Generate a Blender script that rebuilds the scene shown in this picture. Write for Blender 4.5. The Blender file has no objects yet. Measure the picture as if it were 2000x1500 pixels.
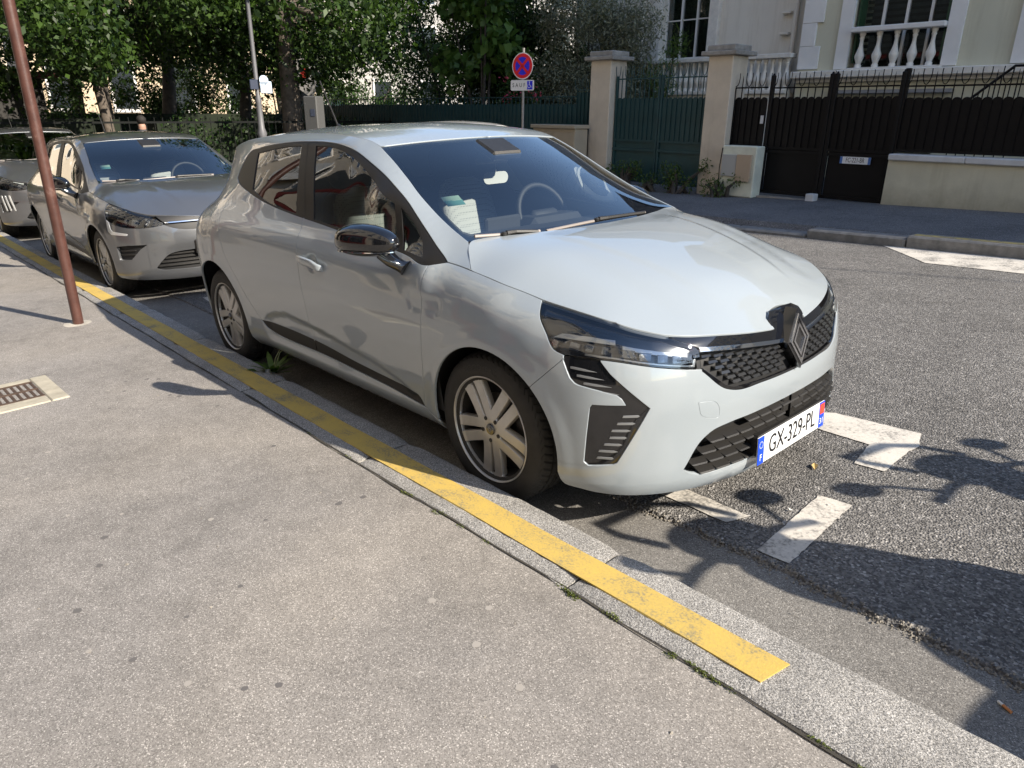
import bpy, bmesh, math, random
import numpy as np
from mathutils import Vector, Matrix
from mathutils.geometry import delaunay_2d_cdt
random.seed(7); RNG = np.random.default_rng(7)
SC = bpy.context.scene
COL = SC.collection

# ---------------------------------------------------------------- camera, sky, sun, exposure
CAM = (1391.0642, 1.9759, -2.4844, 1.4571, 2.4129, 0.3565, -0.0314)   # focal px (2000 wide), position, yaw, pitch, roll
def cam_axes():
    y, p, r = CAM[4:]
    f = np.array([math.cos(y)*math.cos(p), math.sin(y)*math.cos(p), -math.sin(p)])
    ri = np.array([math.sin(y), -math.cos(y), 0.0]); u = np.cross(ri, f)
    c, s = math.cos(r), math.sin(r)
    return f, c*ri+s*u, -s*ri+c*u
_f, _r, _u = cam_axes()
cd = bpy.data.cameras.new('camera'); cam = bpy.data.objects.new('camera', cd); COL.objects.link(cam)
cam.matrix_world = Matrix(((_r[0], _u[0], -_f[0], CAM[1]), (_r[1], _u[1], -_f[1], CAM[2]), (_r[2], _u[2], -_f[2], CAM[3]), (0, 0, 0, 1)))
cd.sensor_width = 36.0; cd.lens = CAM[0]/2000*36; cd.clip_end = 3000; cd.clip_start = 0.05
SC.camera = cam
SUN_EL, SUN_AZ = math.radians(31.0), math.atan2(0.297, 0.955)          # azimuth measured from +x
SUN = Vector((math.cos(SUN_EL)*math.cos(SUN_AZ), math.cos(SUN_EL)*math.sin(SUN_AZ), math.sin(SUN_EL)))
world = bpy.data.worlds.new('World'); SC.world = world; world.use_nodes = True
wn = world.node_tree.nodes; wl = world.node_tree.links
sky = wn.new('ShaderNodeTexSky'); sky.sky_type = 'NISHITA'; sky.sun_disc = False
sky.sun_elevation = SUN_EL; sky.sun_rotation = math.atan2(SUN.x, SUN.y); sky.air_density = 1.0; sky.dust_density = 0.25; sky.ozone_density = 2.0
wl.new(sky.outputs[0], wn['Background'].inputs[0]); wn['Background'].inputs[1].default_value = 0.135
sd = bpy.data.lights.new('sun', 'SUN'); sd.energy = 5.0; sd.angle = math.radians(0.53); sd.color = (1.0, 0.905, 0.77)
sun = bpy.data.objects.new('sun', sd); COL.objects.link(sun); sun.rotation_euler = SUN.to_track_quat('Z', 'Y').to_euler()
SC.view_settings.view_transform = 'Standard'; SC.view_settings.look = 'None'
SC.view_settings.exposure = 0.96; SC.view_settings.gamma = 1.0
SC.render.engine = 'CYCLES'; SC.cycles.max_bounces = 10; SC.cycles.transparent_max_bounces = 14
SC.cycles.glossy_bounces = 5; SC.cycles.diffuse_bounces = 3; SC.cycles.caustics_reflective = False; SC.cycles.caustics_refractive = False
SC.cycles.use_denoising = True; SC.cycles.sample_clamp_indirect = 6.0

# ---------------------------------------------------------------- materials
def srgb(r, g, b):
    f = lambda c: c/12.92 if c <= 0.04045 else ((c+0.055)/1.055)**2.4
    return (f(r/255), f(g/255), f(b/255))
class NT:
    def __init__(self, name):
        self.m = bpy.data.materials.new(name); self.m.use_nodes = True
        self.t = self.m.node_tree; self.n = self.t.nodes; self.b = self.n['Principled BSDF']; self.out = self.n['Material Output']
        self._c = None
    def add(self, t, **k):
        x = self.n.new('ShaderNode'+t)
        for a, v in k.items(): setattr(x, a, v)
        return x
    def link(self, a, b): self.t.links.new(a, b)
    def coord(self, kind='Object'):
        if self._c is None: self._c = self.add('TexCoord')
        return self._c.outputs[kind]
    def noise(self, scale, detail=3, rough=0.55, co=None, dist=0.0):
        x = self.add('TexNoise'); x.inputs['Scale'].default_value = scale; x.inputs['Detail'].default_value = detail
        x.inputs['Roughness'].default_value = rough; x.inputs['Distortion'].default_value = dist
        self.link(co or self.coord(), x.inputs['Vector']); return x.outputs['Fac']
    def voro(self, scale, feature='F1', out='Distance', rnd=1.0, co=None):
        x = self.add('TexVoronoi', feature=feature); x.inputs['Scale'].default_value = scale; x.inputs['Randomness'].default_value = rnd
        self.link(co or self.coord(), x.inputs['Vector']); return x.outputs[out]
    def ramp(self, fac, stops, interp='LINEAR'):
        x = self.add('ValToRGB'); x.color_ramp.interpolation = interp; e = x.color_ramp.elements
        while len(e) < len(stops): e.new(0.5)
        for i, (p, c) in enumerate(stops):
            e[i].position = p; e[i].color = (*c, 1) if not isinstance(c, (int, float)) else (c, c, c, 1)
        self.link(fac, x.inputs[0]); return x.outputs[0]
    def mix(self, fac, a, b, blend='MIX'):
        x = self.add('MixRGB', blend_type=blend)
        for i, v in enumerate((fac, a, b)):
            if isinstance(v, (int, float)): x.inputs[i].default_value = v if i == 0 else (v, v, v, 1)
            elif isinstance(v, tuple): x.inputs[i].default_value = (*v, 1)
            else: self.link(v, x.inputs[i])
        return x.outputs[0]
    def math(self, op, a, b=0.0):
        x = self.add('Math', operation=op)
        for i, v in enumerate((a, b)):
            if isinstance(v, (int, float)): x.inputs[i].default_value = v
            else: self.link(v, x.inputs[i])
        return x.outputs[0]
    def bump(self, h, strength=0.3, dist=0.01):
        x = self.add('Bump'); x.inputs['Strength'].default_value = strength; x.inputs['Distance'].default_value = dist
        self.link(h, x.inputs['Height']); self.link(x.outputs[0], self.b.inputs['Normal']); return x
    def set(self, **k):
        for a, v in k.items():
            s = self.b.inputs[{'color': 'Base Color', 'rough': 'Roughness', 'metal': 'Metallic', 'coat': 'Coat Weight', 'coatr': 'Coat Roughness', 'spec': 'Specular IOR Level', 'trans': 'Transmission Weight', 'ior': 'IOR', 'alpha': 'Alpha', 'em': 'Emission Color', 'ems': 'Emission Strength'}[a]]
            if isinstance(v, (int, float)): s.default_value = v
            elif isinstance(v, tuple): s.default_value = (*v, 1)
            else: self.link(v, s)
        return self
MATS = {}
def pm(name, color, rough=0.5, metal=0.0, coat=0.0, spec=0.5, var=0.0, vscale=6.0, bump=0.0, bscale=40.0, coatr=0.03):
    """plain principled material with a little procedural tone variation and relief"""
    if name in MATS: return MATS[name]
    t = NT(name); t.set(rough=rough, metal=metal, coat=coat, spec=spec, coatr=coatr)
    if var > 0:
        d = tuple(max(0, c*(1-var)) for c in color); l = tuple(min(1, c*(1+var)) for c in color)
        t.set(color=t.ramp(t.noise(vscale, 5, 0.6), [(0.3, d), (0.7, l)]))
    else: t.set(color=color)
    if bump > 0: t.bump(t.noise(bscale, 4, 0.6), bump, 0.01)
    MATS[name] = t.m; return t.m
def glass(name, tint, refl_ior=1.5, rough=0.0, gain=2.0):
    """thin sheet: Fresnel mix of mirror reflection and tinted see-through"""
    t = NT(name); t.n.remove(t.b)
    tr = t.add('BsdfTransparent'); tr.inputs[0].default_value = (*tint, 1)
    gl = t.add('BsdfGlossy'); gl.inputs['Roughness'].default_value = rough
    fr = t.add('Fresnel'); fr.inputs[0].default_value = refl_ior
    k = t.math('MULTIPLY', fr.outputs[0], gain); k2 = t.math('MINIMUM', k, 1.0)
    mx = t.add('MixShader'); t.link(k2, mx.inputs[0]); t.link(tr.outputs[0], mx.inputs[1]); t.link(gl.outputs[0], mx.inputs[2])
    t.link(mx.outputs[0], t.out.inputs[0]); MATS[name] = t.m; return t.m

# ---------------------------------------------------------------- object helpers
def link(name, me, parent=None, **props):
    o = bpy.data.objects.new(name, me); COL.objects.link(o)
    if parent is not None: o.parent = parent
    for k, v in props.items(): o[k] = v
    return o
def empty(name, loc=(0, 0, 0), rz=0.0, **props):
    o = bpy.data.objects.new(name, None); COL.objects.link(o); o.location = loc; o.rotation_euler = (0, 0, rz); o.empty_display_size = 0.1
    for k, v in props.items(): o[k] = v
    return o
def tag(o, label, cat=None, group=None, kind=None):
    if label: o['label'] = label
    if cat: o['category'] = cat
    if group: o['group'] = group
    if kind: o['kind'] = kind
    return o
def mesh(name, V, F, mats, N=None, mi=None, smooth=None):
    me = bpy.data.meshes.new(name); me.from_pydata([tuple(map(float, v)) for v in V], [], [tuple(map(int, f)) for f in F])
    for m in (mats if isinstance(mats, (list, tuple)) else [mats]): me.materials.append(m)
    if mi is not None: me.polygons.foreach_set('material_index', np.asarray(mi, dtype=np.int32))
    if N is not None or smooth: me.shade_smooth()
    me.update()
    if N is not None: me.normals_split_custom_set_from_vertices([tuple(map(float, n)) for n in N])
    return me
class MB:
    """collects boxes, tubes, lathes and prisms into one mesh"""
    def __init__(self): self.V = []; self.F = []; self.mi = []; self.m = 0
    def add(self, V, F):
        b = len(self.V); self.V += [tuple(v) for v in V]; self.F += [tuple(i+b for i in f) for f in F]; self.mi += [self.m]*len(F); return self
    def box(self, cen, s, rot=None, bev=0.0, taper=1.0):
        x, y, z = s[0]/2, s[1]/2, s[2]/2
        if bev > 0:
            b = min(bev, x*.9, y*.9, z*.9); P = []
            for sz in (-1, 1):
                for sx, sy in ((-1, -1), (1, -1), (1, 1), (-1, 1)):
                    P += [(sx*(x-b), sy*(y-b), sz*z), (sx*x, sy*(y-b), sz*(z-b)), (sx*(x-b), sy*y, sz*(z-b))]
            F = []
            def I(k, c, w): return k*12+c*3+w
            F.append([I(1, c, 0) for c in range(4)]); F.append([I(0, c, 0) for c in (3, 2, 1, 0)])
            for k in (0, 1):
                for c in range(4):
                    d = (c+1) % 4; w = 2 if c in (0, 2) else 1
                    q = [I(k, c, 0), I(k, c, w), I(k, d, w), I(k, d, 0)]; F.append(q if k else q[::-1])
                    t = [I(k, c, 0), I(k, c, 1), I(k, c, 2)]; F.append(t)
            for c in range(4):
                d = (c+1) % 4; w = 2 if c in (0, 2) else 1
                F.append([I(0, c, w), I(0, d, w), I(1, d, w), I(1, c, w)])
                F.append([I(0, c, 1), I(0, c, 2), I(1, c, 2), I(1, c, 1)])
        else:
            P = [(-x, -y, -z), (x, -y, -z), (x, y, -z), (-x, y, -z)]+[(a*taper, b*taper, z) for a, b in ((-x, -y), (x, -y), (x, y), (-x, y))]
            F = [(3, 2, 1, 0), (4, 5, 6, 7), (0, 1, 5, 4), (1, 2, 6, 5), (2, 3, 7, 6), (3, 0, 4, 7)]
        if rot is not None: P = [tuple(rot @ Vector(p)) for p in P]
        return self.add([(p[0]+cen[0], p[1]+cen[1], p[2]+cen[2]) for p in P], F)
    def tube(self, pts, r, n=10, cap=True):
        pts = [Vector(p) for p in pts]; k = len(pts); rr = r if isinstance(r, (list, tuple)) else [r]*k
        P = []; F = []; up = None
        for i, p in enumerate(pts):
            t = (pts[min(i+1, k-1)]-pts[max(i-1, 0)]).normalized()
            if up is None: up = t.orthogonal().normalized()
            up = (up-t*up.dot(t)).normalized(); w = t.cross(up)
            for j in range(n):
                a = 2*math.pi*j/n; P.append(tuple(p+(up*math.cos(a)+w*math.sin(a))*rr[i]))
        for i in range(k-1):
            for j in range(n):
                a, b = i*n+j, i*n+(j+1) % n; F.append((a, b, b+n, a+n))
        if cap: F += [tuple(range(n))[::-1], tuple((k-1)*n+j for j in range(n))]
        return self.add(P, F)
    def lathe(self, prof, n=24, axis='z', c=(0, 0, 0), close=True):
        P = []; F = []; k = len(prof)
        for r, h in prof:
            for j in range(n):
                a = 2*math.pi*j/n; x, y = r*math.cos(a), r*math.sin(a)
                q = (x, y, h) if axis == 'z' else ((x, h, y) if axis == 'y' else (h, x, y))
                P.append((q[0]+c[0], q[1]+c[1], q[2]+c[2]))
        for i in range(k-1):
            for j in range(n):
                a, b = i*n+j, i*n+(j+1) % n
                F.append((a, b, b+n, a+n) if axis != 'y' else (a, a+n, b+n, b))
        if close:
            F += [tuple(range(n))[::-1], tuple((k-1)*n+j for j in range(n))]
        return self.add(P, F)
    def prism(self, poly, d0, d1, fr=None):
        """extrude 2D polygon (list of (a,b)) from depth d0 to d1; fr maps (a,b,d) to xyz"""
        fr = fr or (lambda a, b, d: (a, d, b)); n = len(poly)
        P = [fr(a, b, d0) for a, b in poly]+[fr(a, b, d1) for a, b in poly]
        F = [tuple(range(n)), tuple(range(2*n-1, n-1, -1))]+[(i, i+n, (i+1) % n+n, (i+1) % n) for i in range(n)]
        return self.add(P, F)
    def mesh(self, name, mats, smooth=None):
        me = mesh(name, self.V, self.F, mats, mi=self.mi if len(set(self.mi)) > 1 else None)
        bm = bmesh.new(); bm.from_mesh(me); bmesh.ops.recalc_face_normals(bm, faces=bm.faces); bm.to_mesh(me); bm.free()
        if smooth:
            me.shade_smooth(); me.set_sharp_from_angle(angle=math.radians(smooth))
        return me
    def build(self, name, mats, parent=None, smooth=None, **props): return link(name, self.mesh(name, mats, smooth), parent, **props)
def text_mesh(txt, size, mat, name='lettering', extrude=0.0005, xs=1.0, align='CENTER'):
    cu = bpy.data.curves.new(name, 'FONT'); cu.body = txt; cu.size = size; cu.extrude = extrude; cu.align_x = align; cu.align_y = 'CENTER'; cu.resolution_u = 3
    o = bpy.data.objects.new(name, cu); COL.objects.link(o); bpy.context.view_layer.update()
    me = bpy.data.meshes.new_from_object(o.evaluated_get(bpy.context.evaluated_depsgraph_get())); bpy.data.objects.remove(o)
    me.name = name; me.materials.clear(); me.materials.append(mat)
    for v in me.vertices: v.co.x *= xs
    return me
def frame(o, ex, ey, ez): return Matrix(((ex[0], ey[0], ez[0], o[0]), (ex[1], ey[1], ez[1], o[1]), (ex[2], ey[2], ez[2], o[2]), (0, 0, 0, 1)))

# ---------------------------------------------------------------- trimmed surface panels
def pchip(x, y, q):
    x = np.asarray(x, float); y = np.asarray(y, float); q = np.asarray(q, float); h = np.diff(x)
    two = y.ndim > 1
    d = (np.diff(y, axis=0).T/h).T; m = np.zeros_like(y); w1 = 2*h[1:]+h[:-1]; w2 = h[1:]+2*h[:-1]
    if two: w1 = w1[:, None]; w2 = w2[:, None]
    a = d[:-1]; b = d[1:]; ok = (a*b) > 0
    with np.errstate(divide='ignore', invalid='ignore'):
        m[1:-1] = np.where(ok, (w1+w2)/(w1/np.where(ok, a, 1)+w2/np.where(ok, b, 1)), 0)
    m[0] = d[0]; m[-1] = d[-1]
    i = np.clip(np.searchsorted(x, q)-1, 0, len(x)-2); H = h[i]; t = np.clip((q-x[i])/H, -.5, 1.5)
    if two: t = t[:, None]; H = H[:, None]
    return ((1+2*t)*(1-t)**2)*y[i]+t*(1-t)**2*H*m[i]+t*t*(3-2*t)*y[i+1]+t*t*(t-1)*H*m[i+1]
def cr(pts, step=0.015):
    """Catmull-Rom through the points, resampled"""
    P = np.asarray(pts, float)
    if len(P) == 2:
        n = max(1, int(np.linalg.norm(P[1]-P[0])/step)); return [tuple(P[0]+(P[1]-P[0])*k/n) for k in range(n+1)]
    t = np.r_[0, np.cumsum(np.linalg.norm(np.diff(P, axis=0), axis=1))]; m = np.gradient(P, t, axis=0)
    q = np.linspace(0, t[-1], max(2, int(t[-1]/step)+1)); i = np.clip(np.searchsorted(t, q)-1, 0, len(t)-2); H = (t[i+1]-t[i])[:, None]; u = ((q-t[i])/(t[i+1]-t[i]))[:, None]
    return [tuple(v) for v in ((1+2*u)*(1-u)**2)*P[i]+u*(1-u)**2*H*m[i]+u*u*(3-2*u)*P[i+1]+u*u*(u-1)*H*m[i+1]]
def loop(*segs):
    out = []
    for s in segs:
        for p in s:
            if not out or math.hypot(p[0]-out[-1][0], p[1]-out[-1][1]) > 1e-4: out.append(tuple(p))
    if math.hypot(out[0][0]-out[-1][0], out[0][1]-out[-1][1]) < 1e-4: out.pop()
    return out
def seg(*pts, step=0.015):
    out = []
    for a, b in zip(pts[:-1], pts[1:]): out += cr([a, b], step)
    return out
def area(P): P = np.asarray(P); return 0.5*np.sum(P[:, 0]*np.roll(P[:, 1], -1)-np.roll(P[:, 0], -1)*P[:, 1])
def inside(poly, Q):
    P = np.asarray(poly); r = np.zeros(len(Q), bool)
    for (x0, y0), (x1, y1) in zip(P, np.roll(P, -1, axis=0)):
        if y0 == y1: continue
        c = ((y0 > Q[:, 1]) != (y1 > Q[:, 1])); r ^= c & (Q[:, 0] < (x1-x0)*(Q[:, 1]-y0)/(y1-y0)+x0)
    return r
def inset(poly, d):
    P = np.asarray(poly, float); e = np.roll(P, -1, axis=0)-P; e /= np.linalg.norm(e, axis=1)[:, None]+1e-12
    n = np.stack([-e[:, 1], e[:, 0]], -1); a = n+np.roll(n, 1, axis=0); a /= np.linalg.norm(a, axis=1)[:, None]+1e-9
    c = np.clip((a*n).sum(1), .5, 1); return P+a*(d/c)[:, None]
def triangulate(poly, holes, h):
    B = [np.asarray(poly)]+[np.asarray(x) for x in holes]; lo = B[0].min(0); hi = B[0].max(0)
    rows = np.arange(lo[1]+h*.5, hi[1], h*.87); G = []
    for k, z in enumerate(rows): G.append(np.stack([np.arange(lo[0]+(h*.5 if k % 2 else 0), hi[0], h), np.full(len(np.arange(lo[0]+(h*.5 if k % 2 else 0), hi[0], h)), z)], -1))
    G = np.concatenate(G) if G else np.zeros((0, 2))
    if len(G):
        k = inside(B[0], G)
        for x in B[1:]: k &= ~inside(x, G)
        G = G[k]; A = np.concatenate(B)
        if len(G):
            keep = np.ones(len(G), bool)
            for c in range(0, len(G), 2000):
                keep[c:c+2000] = (((G[c:c+2000, None]-A[None])**2).sum(-1).min(1) > (h*.55)**2)
            G = G[keep]
    pts = np.concatenate(B+[G]); E = []; b = 0
    for x in B:
        n = len(x); E += [(b+i, b+(i+1) % n) for i in range(n)]; b += n
    r = delaunay_2d_cdt([Vector(p) for p in pts], E, [], 0, 1e-7)
    V = np.array([tuple(v) for v in r[0]]); T = np.array([f for f in r[2]]); cen = V[T].mean(1); k = inside(B[0], cen)
    for x in B[1:]: k &= ~inside(x, cen)
    T = T[k]
    ar = (V[T[:, 1], 0]-V[T[:, 0], 0])*(V[T[:, 2], 1]-V[T[:, 0], 1])-(V[T[:, 2], 0]-V[T[:, 0], 0])*(V[T[:, 1], 1]-V[T[:, 0], 1])
    T = T[np.abs(ar) > 1e-10]; return V, T
def nrm(f, Q, e=0.003):
    a = np.array([e, 0]); b = np.array([0, e])
    n = np.cross(f(Q+a)-f(Q-a), f(Q+b)-f(Q-b)); return n/(np.linalg.norm(n, axis=1)[:, None]+1e-12)
def panel_data(f, poly, holes=(), h=.025, depth=0.0, flange=.012, gap=.0016, lip=.0012, skip=None, sgn=1.0, snap=None):
    """surface piece cut to an outline in the surface's own 2D domain, with rolled edges; returns V, F, N"""
    poly = poly if area(poly) > 0 else poly[::-1]; holes = [x if area(x) < 0 else x[::-1] for x in holes]
    loops = [inset(poly, gap)]+[inset(x, gap) for x in holes]
    if snap:
        k = np.abs(loops[0][:, snap[0]]-snap[1]) < .006; loops[0][k, snap[0]] = snap[1]
        skip = lambda p: abs(p[snap[0]]-snap[1]) < .001
    V, T = triangulate(loops[0], loops[1:], h); N = nrm(f, V)*sgn; P = f(V)-N*depth
    g = np.cross(P[T[:, 1]]-P[T[:, 0]], P[T[:, 2]]-P[T[:, 0]]); fl = (g*N[T].sum(1)).sum(1) < 0; T[fl] = T[fl][:, ::-1]
    Vs, Fs, Ns = [P], [tuple(t) for t in T], [N]; base = len(P)
    if flange > 0:
        for L in loops:
            n = len(L); out = inset(L, -lip); Nl = nrm(f, L)*sgn; P0 = f(L)-Nl*depth; O = f(out)-f(L); O /= np.linalg.norm(O, axis=1)[:, None]+1e-12
            P1 = f(out)-Nl*(depth+lip*1.3); P2 = f(out)-Nl*(depth+flange)
            keep = np.ones(n, bool) if skip is None else np.array([not (skip(L[i]) and skip(L[(i+1) % n])) for i in range(n)])
            Vs += [P0, P1, P2]; N1 = Nl*.45+O*.9; N1 /= np.linalg.norm(N1, axis=1)[:, None]; Ns += [Nl, N1, O]
            for i in range(n):
                if not keep[i]: continue
                j = (i+1) % n
                for r in (0, 1):
                    q = [base+r*n+i, base+r*n+n+i, base+r*n+n+j, base+r*n+j]
                    Fs.append(tuple(q))
            base += 3*n
    V = np.concatenate(Vs); N = np.concatenate(Ns); F = Fs
    # consistent winding with the normals
    F2 = []
    for q in F:
        if len(q) == 4:
            g = np.cross(V[q[1]]-V[q[0]], V[q[2]]-V[q[0]])
            if g @ (N[q[0]]+N[q[2]]) < 0: q = q[::-1]
        F2.append(q)
    return V, F2, N
def mirrored(d): V, F, N = d; return V*[1, -1, 1], [f[::-1] for f in F], N*[1, -1, 1]
def joined(*ds):
    V = np.concatenate([d[0] for d in ds]); N = np.concatenate([d[2] for d in ds]); F = []; b = 0
    for d in ds: F += [tuple(i+b for i in f) for f in d[1]]; b += len(d[0])
    return V, F, N
def smooth(a, b, x): t = np.clip((x-a)/(b-a), 0, 1); return t*t*(3-2*t)
def sell(mb, c, r, e1=.5, e2=.5, rot=None, nu=18, nv=11):
    """super-ellipsoid: rounded block"""
    def sp(x, e): return math.copysign(abs(x)**e, x)
    P = []; F = []
    for i in range(nv):
        a = -math.pi/2+math.pi*i/(nv-1)
        for j in range(nu):
            b = 2*math.pi*j/nu; p = Vector((r[0]*sp(math.cos(a), e1)*sp(math.cos(b), e2), r[1]*sp(math.cos(a), e1)*sp(math.sin(b), e2), r[2]*sp(math.sin(a), e1)))
            if rot is not None: p = rot @ p
            P.append((p[0]+c[0], p[1]+c[1], p[2]+c[2]))
    for i in range(nv-1):
        for j in range(nu):
            k = (j+1) % nu; F.append((i*nu+j, i*nu+k, (i+1)*nu+k, (i+1)*nu+j))
    return mb.add(P, F)
# ---------------------------------------------------------------- hatchback body: one wrap-round wall surface (s along the plan outline, z up)
OUT=np.array([(-3.19,0),(-3.185,-.25),(-3.155,-.5),(-3.10,-.68),(-3.01,-.80),(-2.88,-.864),(-2.6,-.88),(-2.2,-.88),(-1.6,-.88),(-1,-.88),(-.5,-.88),(-.1,-.88),(.12,-.88),(.27,-.873),(.40,-.852),(.50,-.815),(.585,-.755),(.655,-.67),(.71,-.565),(.75,-.45),(.778,-.32),(.793,-.18),(.798,-.06),(.798,0)])
def _dense():
    t=np.r_[0,np.cumsum(np.hypot(*np.diff(OUT,axis=0).T))]
    q=np.linspace(0,t[-1],900)
    # catmull via cubic hermite with finite diff tangents
    m=np.gradient(OUT,t,axis=0); m[0]=(0,m[0,1]); m[-1]=(0,m[-1,1])
    i=np.clip(np.searchsorted(t,q)-1,0,len(t)-2); H=(t[i+1]-t[i])[:,None]; u=((q-t[i])/(t[i+1]-t[i]))[:,None]
    p=((1+2*u)*(1-u)**2)*OUT[i]+u*(1-u)**2*H*m[i]+u*u*(3-2*u)*OUT[i+1]+u*u*(u-1)*H*m[i+1]
    d=np.r_[0,np.cumsum(np.hypot(*np.diff(p,axis=0).T))]
    s0=d[np.argmin(np.abs(p[:700,0])+100*(p[:700,1]>-.8))]
    d=d-s0
    tg=np.gradient(p,d,axis=0); tg/=np.linalg.norm(tg,axis=1)[:,None]
    n=np.stack([tg[:,1],-tg[:,0]],-1)
    for k in range(6):
        n[1:-1]=(n[:-2]+2*n[1:-1]+n[2:])/4
    n/=np.linalg.norm(n,axis=1)[:,None]
    return p,d,n
BP,BS,BN=_dense(); SMAX=BS[-1]; SMIN=BS[0]
ZL=np.array([.12,.16,.20,.25,.30,.36,.42,.50,.60,.68,.74,.80,.86,.92,.98,1.05,1.15,1.25,1.33,1.38,1.41,1.43])
ST={ # offsets from outline at ZL
SMIN:[-.25,-.18,-.10,-.05,-.02,0,0,0,-.01,-.03,-.06,-.09,-.10,-.11,-.14,-.20,-.28,-.36,-.42,-.46,-.50,-.56],
-3.25:[-.2,-.15,-.09,-.05,-.02,0,0,0,-.005,-.015,-.03,-.05,-.07,-.10,-.14,-.19,-.26,-.33,-.39,-.43,-.47,-.52],
-2.9:[-.12,-.08,-.05,-.025,-.015,-.008,-.004,0,.004,.006,.004,-.002,-.014,-.040,-.10,-.205,-.285,-.325,-.35,-.38,-.42,-.48],
-2.583:[-.12,-.08,-.04,-.012,.0,.006,.010,.014,.018,.018,.016,.012,.002,-.018,-.055,-.108,-.178,-.232,-.278,-.315,-.365,-.43],
-2.0:[-.16,-.12,-.075,-.03,-.012,-.006,-.002,.002,.008,.010,.009,.006,-.002,-.022,-.060,-.10,-.146,-.195,-.238,-.268,-.325,-.40],
-1.2:[-.16,-.12,-.078,-.035,-.020,-.016,-.012,-.007,-.001,.001,-.001,-.006,-.018,-.042,-.082,-.115,-.155,-.198,-.238,-.268,-.325,-.40],
-1.0:[-.16,-.12,-.078,-.035,-.020,-.016,-.012,-.006,.000,.002,-.001,-.007,-.020,-.047,-.087,-.120,-.166,-.216,-.285,-.36,-.42,-.48],
-.6:[-.16,-.12,-.078,-.035,-.020,-.016,-.010,-.003,.003,.003,-.001,-.010,-.028,-.062,-.100,-.135,-.200,-.37,-.45,-.50,-.55,-.60],
-.3:[-.16,-.12,-.075,-.03,-.016,-.010,-.003,.004,.010,.008,.001,-.012,-.036,-.082,-.165,-.26,-.36,-.33,-.38,-.42,-.46,-.5],
0:[-.14,-.10,-.06,-.02,-.006,.002,.008,.012,.014,.010,.001,-.018,-.058,-.130,-.23,-.32,-.4,-.45,-.5,-.55,-.6,-.65],
.2:[-.14,-.10,-.06,-.02,-.008,-.002,.003,.006,.006,.000,-.015,-.045,-.115,-.20,-.3,-.4,-.5,-.6,-.65,-.7,-.75,-.8],
.4:[-.12,-.075,-.035,-.008,-.002,0,.001,.001,-.002,-.014,-.035,-.085,-.17,-.27,-.35,-.45,-.5,-.6,-.65,-.7,-.75,-.8],
.75:[-.11,-.055,-.02,-.002,.002,.002,.001,0,-.008,-.025,-.055,-.12,-.22,-.32,-.4,-.45,-.5,-.6,-.65,-.7,-.75,-.8],
1.1:[-.10,-.045,-.01,.002,.002,-.001,.000,.004,-.006,-.025,-.05,-.12,-.22,-.32,-.4,-.45,-.5,-.6,-.65,-.7,-.75,-.8],
SMAX:[-.10,-.045,-.008,.004,.002,-.002,.000,.008,-.004,-.022,-.045,-.12,-.22,-.32,-.4,-.45,-.5,-.6,-.65,-.7,-.75,-.8]}
SK=np.array(sorted(ST)); SV=np.array([ST[k] for k in SK])
_ss=np.linspace(SMIN,SMAX,400); _zz=np.linspace(.12,1.43,264)
_A=pchip(SK,SV,_ss); GRID=pchip(ZL,_A.T.copy(),_zz).T  # [s,z]
# light smoothing along s
for _ in range(4):
    GRID[1:-1]=(GRID[:-2]+2*GRID[1:-1]+GRID[2:])/4
# windscreen pillar: straight loft between the side-window edge and the windscreen edge
_D=np.array([(-1.33,1.364,.622),(-1.167,1.336,.635),(-1.003,1.286,.653),(-.843,1.222,.677),(-.688,1.149,.704),(-.537,1.069,.734),(-.393,.987,.764),(-.292,.933,.784),(-.12,.895,.800)])
_P=np.array([(-1.33,1.402,.572),(-1.18,1.389,.572),(-1.03,1.354,.575),(-.846,1.266,.604),(-.681,1.177,.633),(-.5,1.089,.661),(-.392,1.045,.676),(-.266,1.001,.690),(-.12,.925,.770)])
def _pillar():
    for i,s in enumerate(_ss):
        if not -1.33<s<-.12: continue
        w=np.clip((s+1.33)/.2,0,1)*np.clip((-.12-s)/.12,0,1)
        zd,yd=pchip(_D[:,0],_D[:,1:],[s])[0]; zw,yw=pchip(_P[:,0],_P[:,1:],[s])[0]
        c=GRID[i]; t=np.clip((_zz-(zd-.28))/.28,0,1); n=c+((yd-.88)-np.interp(zd,_zz,c))*t*t*(3-2*t)
        u=(_zz-zd)/(zw-zd); up=(yd+(yw-yd)*u)-.88; n=np.where(_zz>=zd,up,n)
        for _ in range(3): n[1:-1]=(n[:-2]+2*n[1:-1]+n[2:])/4
        GRID[i]=c+(n-c)*w
_pillar()
def off(s,z):
    a=np.clip((s-SMIN)/(SMAX-SMIN)*399,0,398.999); b=np.clip((z-.12)/1.31*263,0,262.999)
    i=a.astype(int); j=b.astype(int); a=a-i; b=b-j
    return GRID[i,j]*(1-a)*(1-b)+GRID[i+1,j]*a*(1-b)+GRID[i,j+1]*(1-a)*b+GRID[i+1,j+1]*a*b
def W(s,z,extra=0):
    s=np.asarray(s,float); z=np.asarray(z,float)
    p=np.stack([np.interp(s,BS,BP[:,k]) for k in (0,1)],-1); n=np.stack([np.interp(s,BS,BN[:,k]) for k in (0,1)],-1)
    q=p+n*(off(s,z)+extra)[...,None]
    return np.concatenate([q,z[...,None]],-1)
def lerp_s(pts, s):
    a = np.asarray(pts); i = np.argsort(a[:, 0]); return np.interp(s, a[i, 0], a[i, 1])
SCALLOP = [(-1.99,.405),(-1.91,.452),(-1.82,.482),(-1.68,.504),(-1.5,.498),(-1.27,.481),(-.967,.446),(-.78,.425),(-.61,.392),(-.49,.353),(-.41,.305)]
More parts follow.
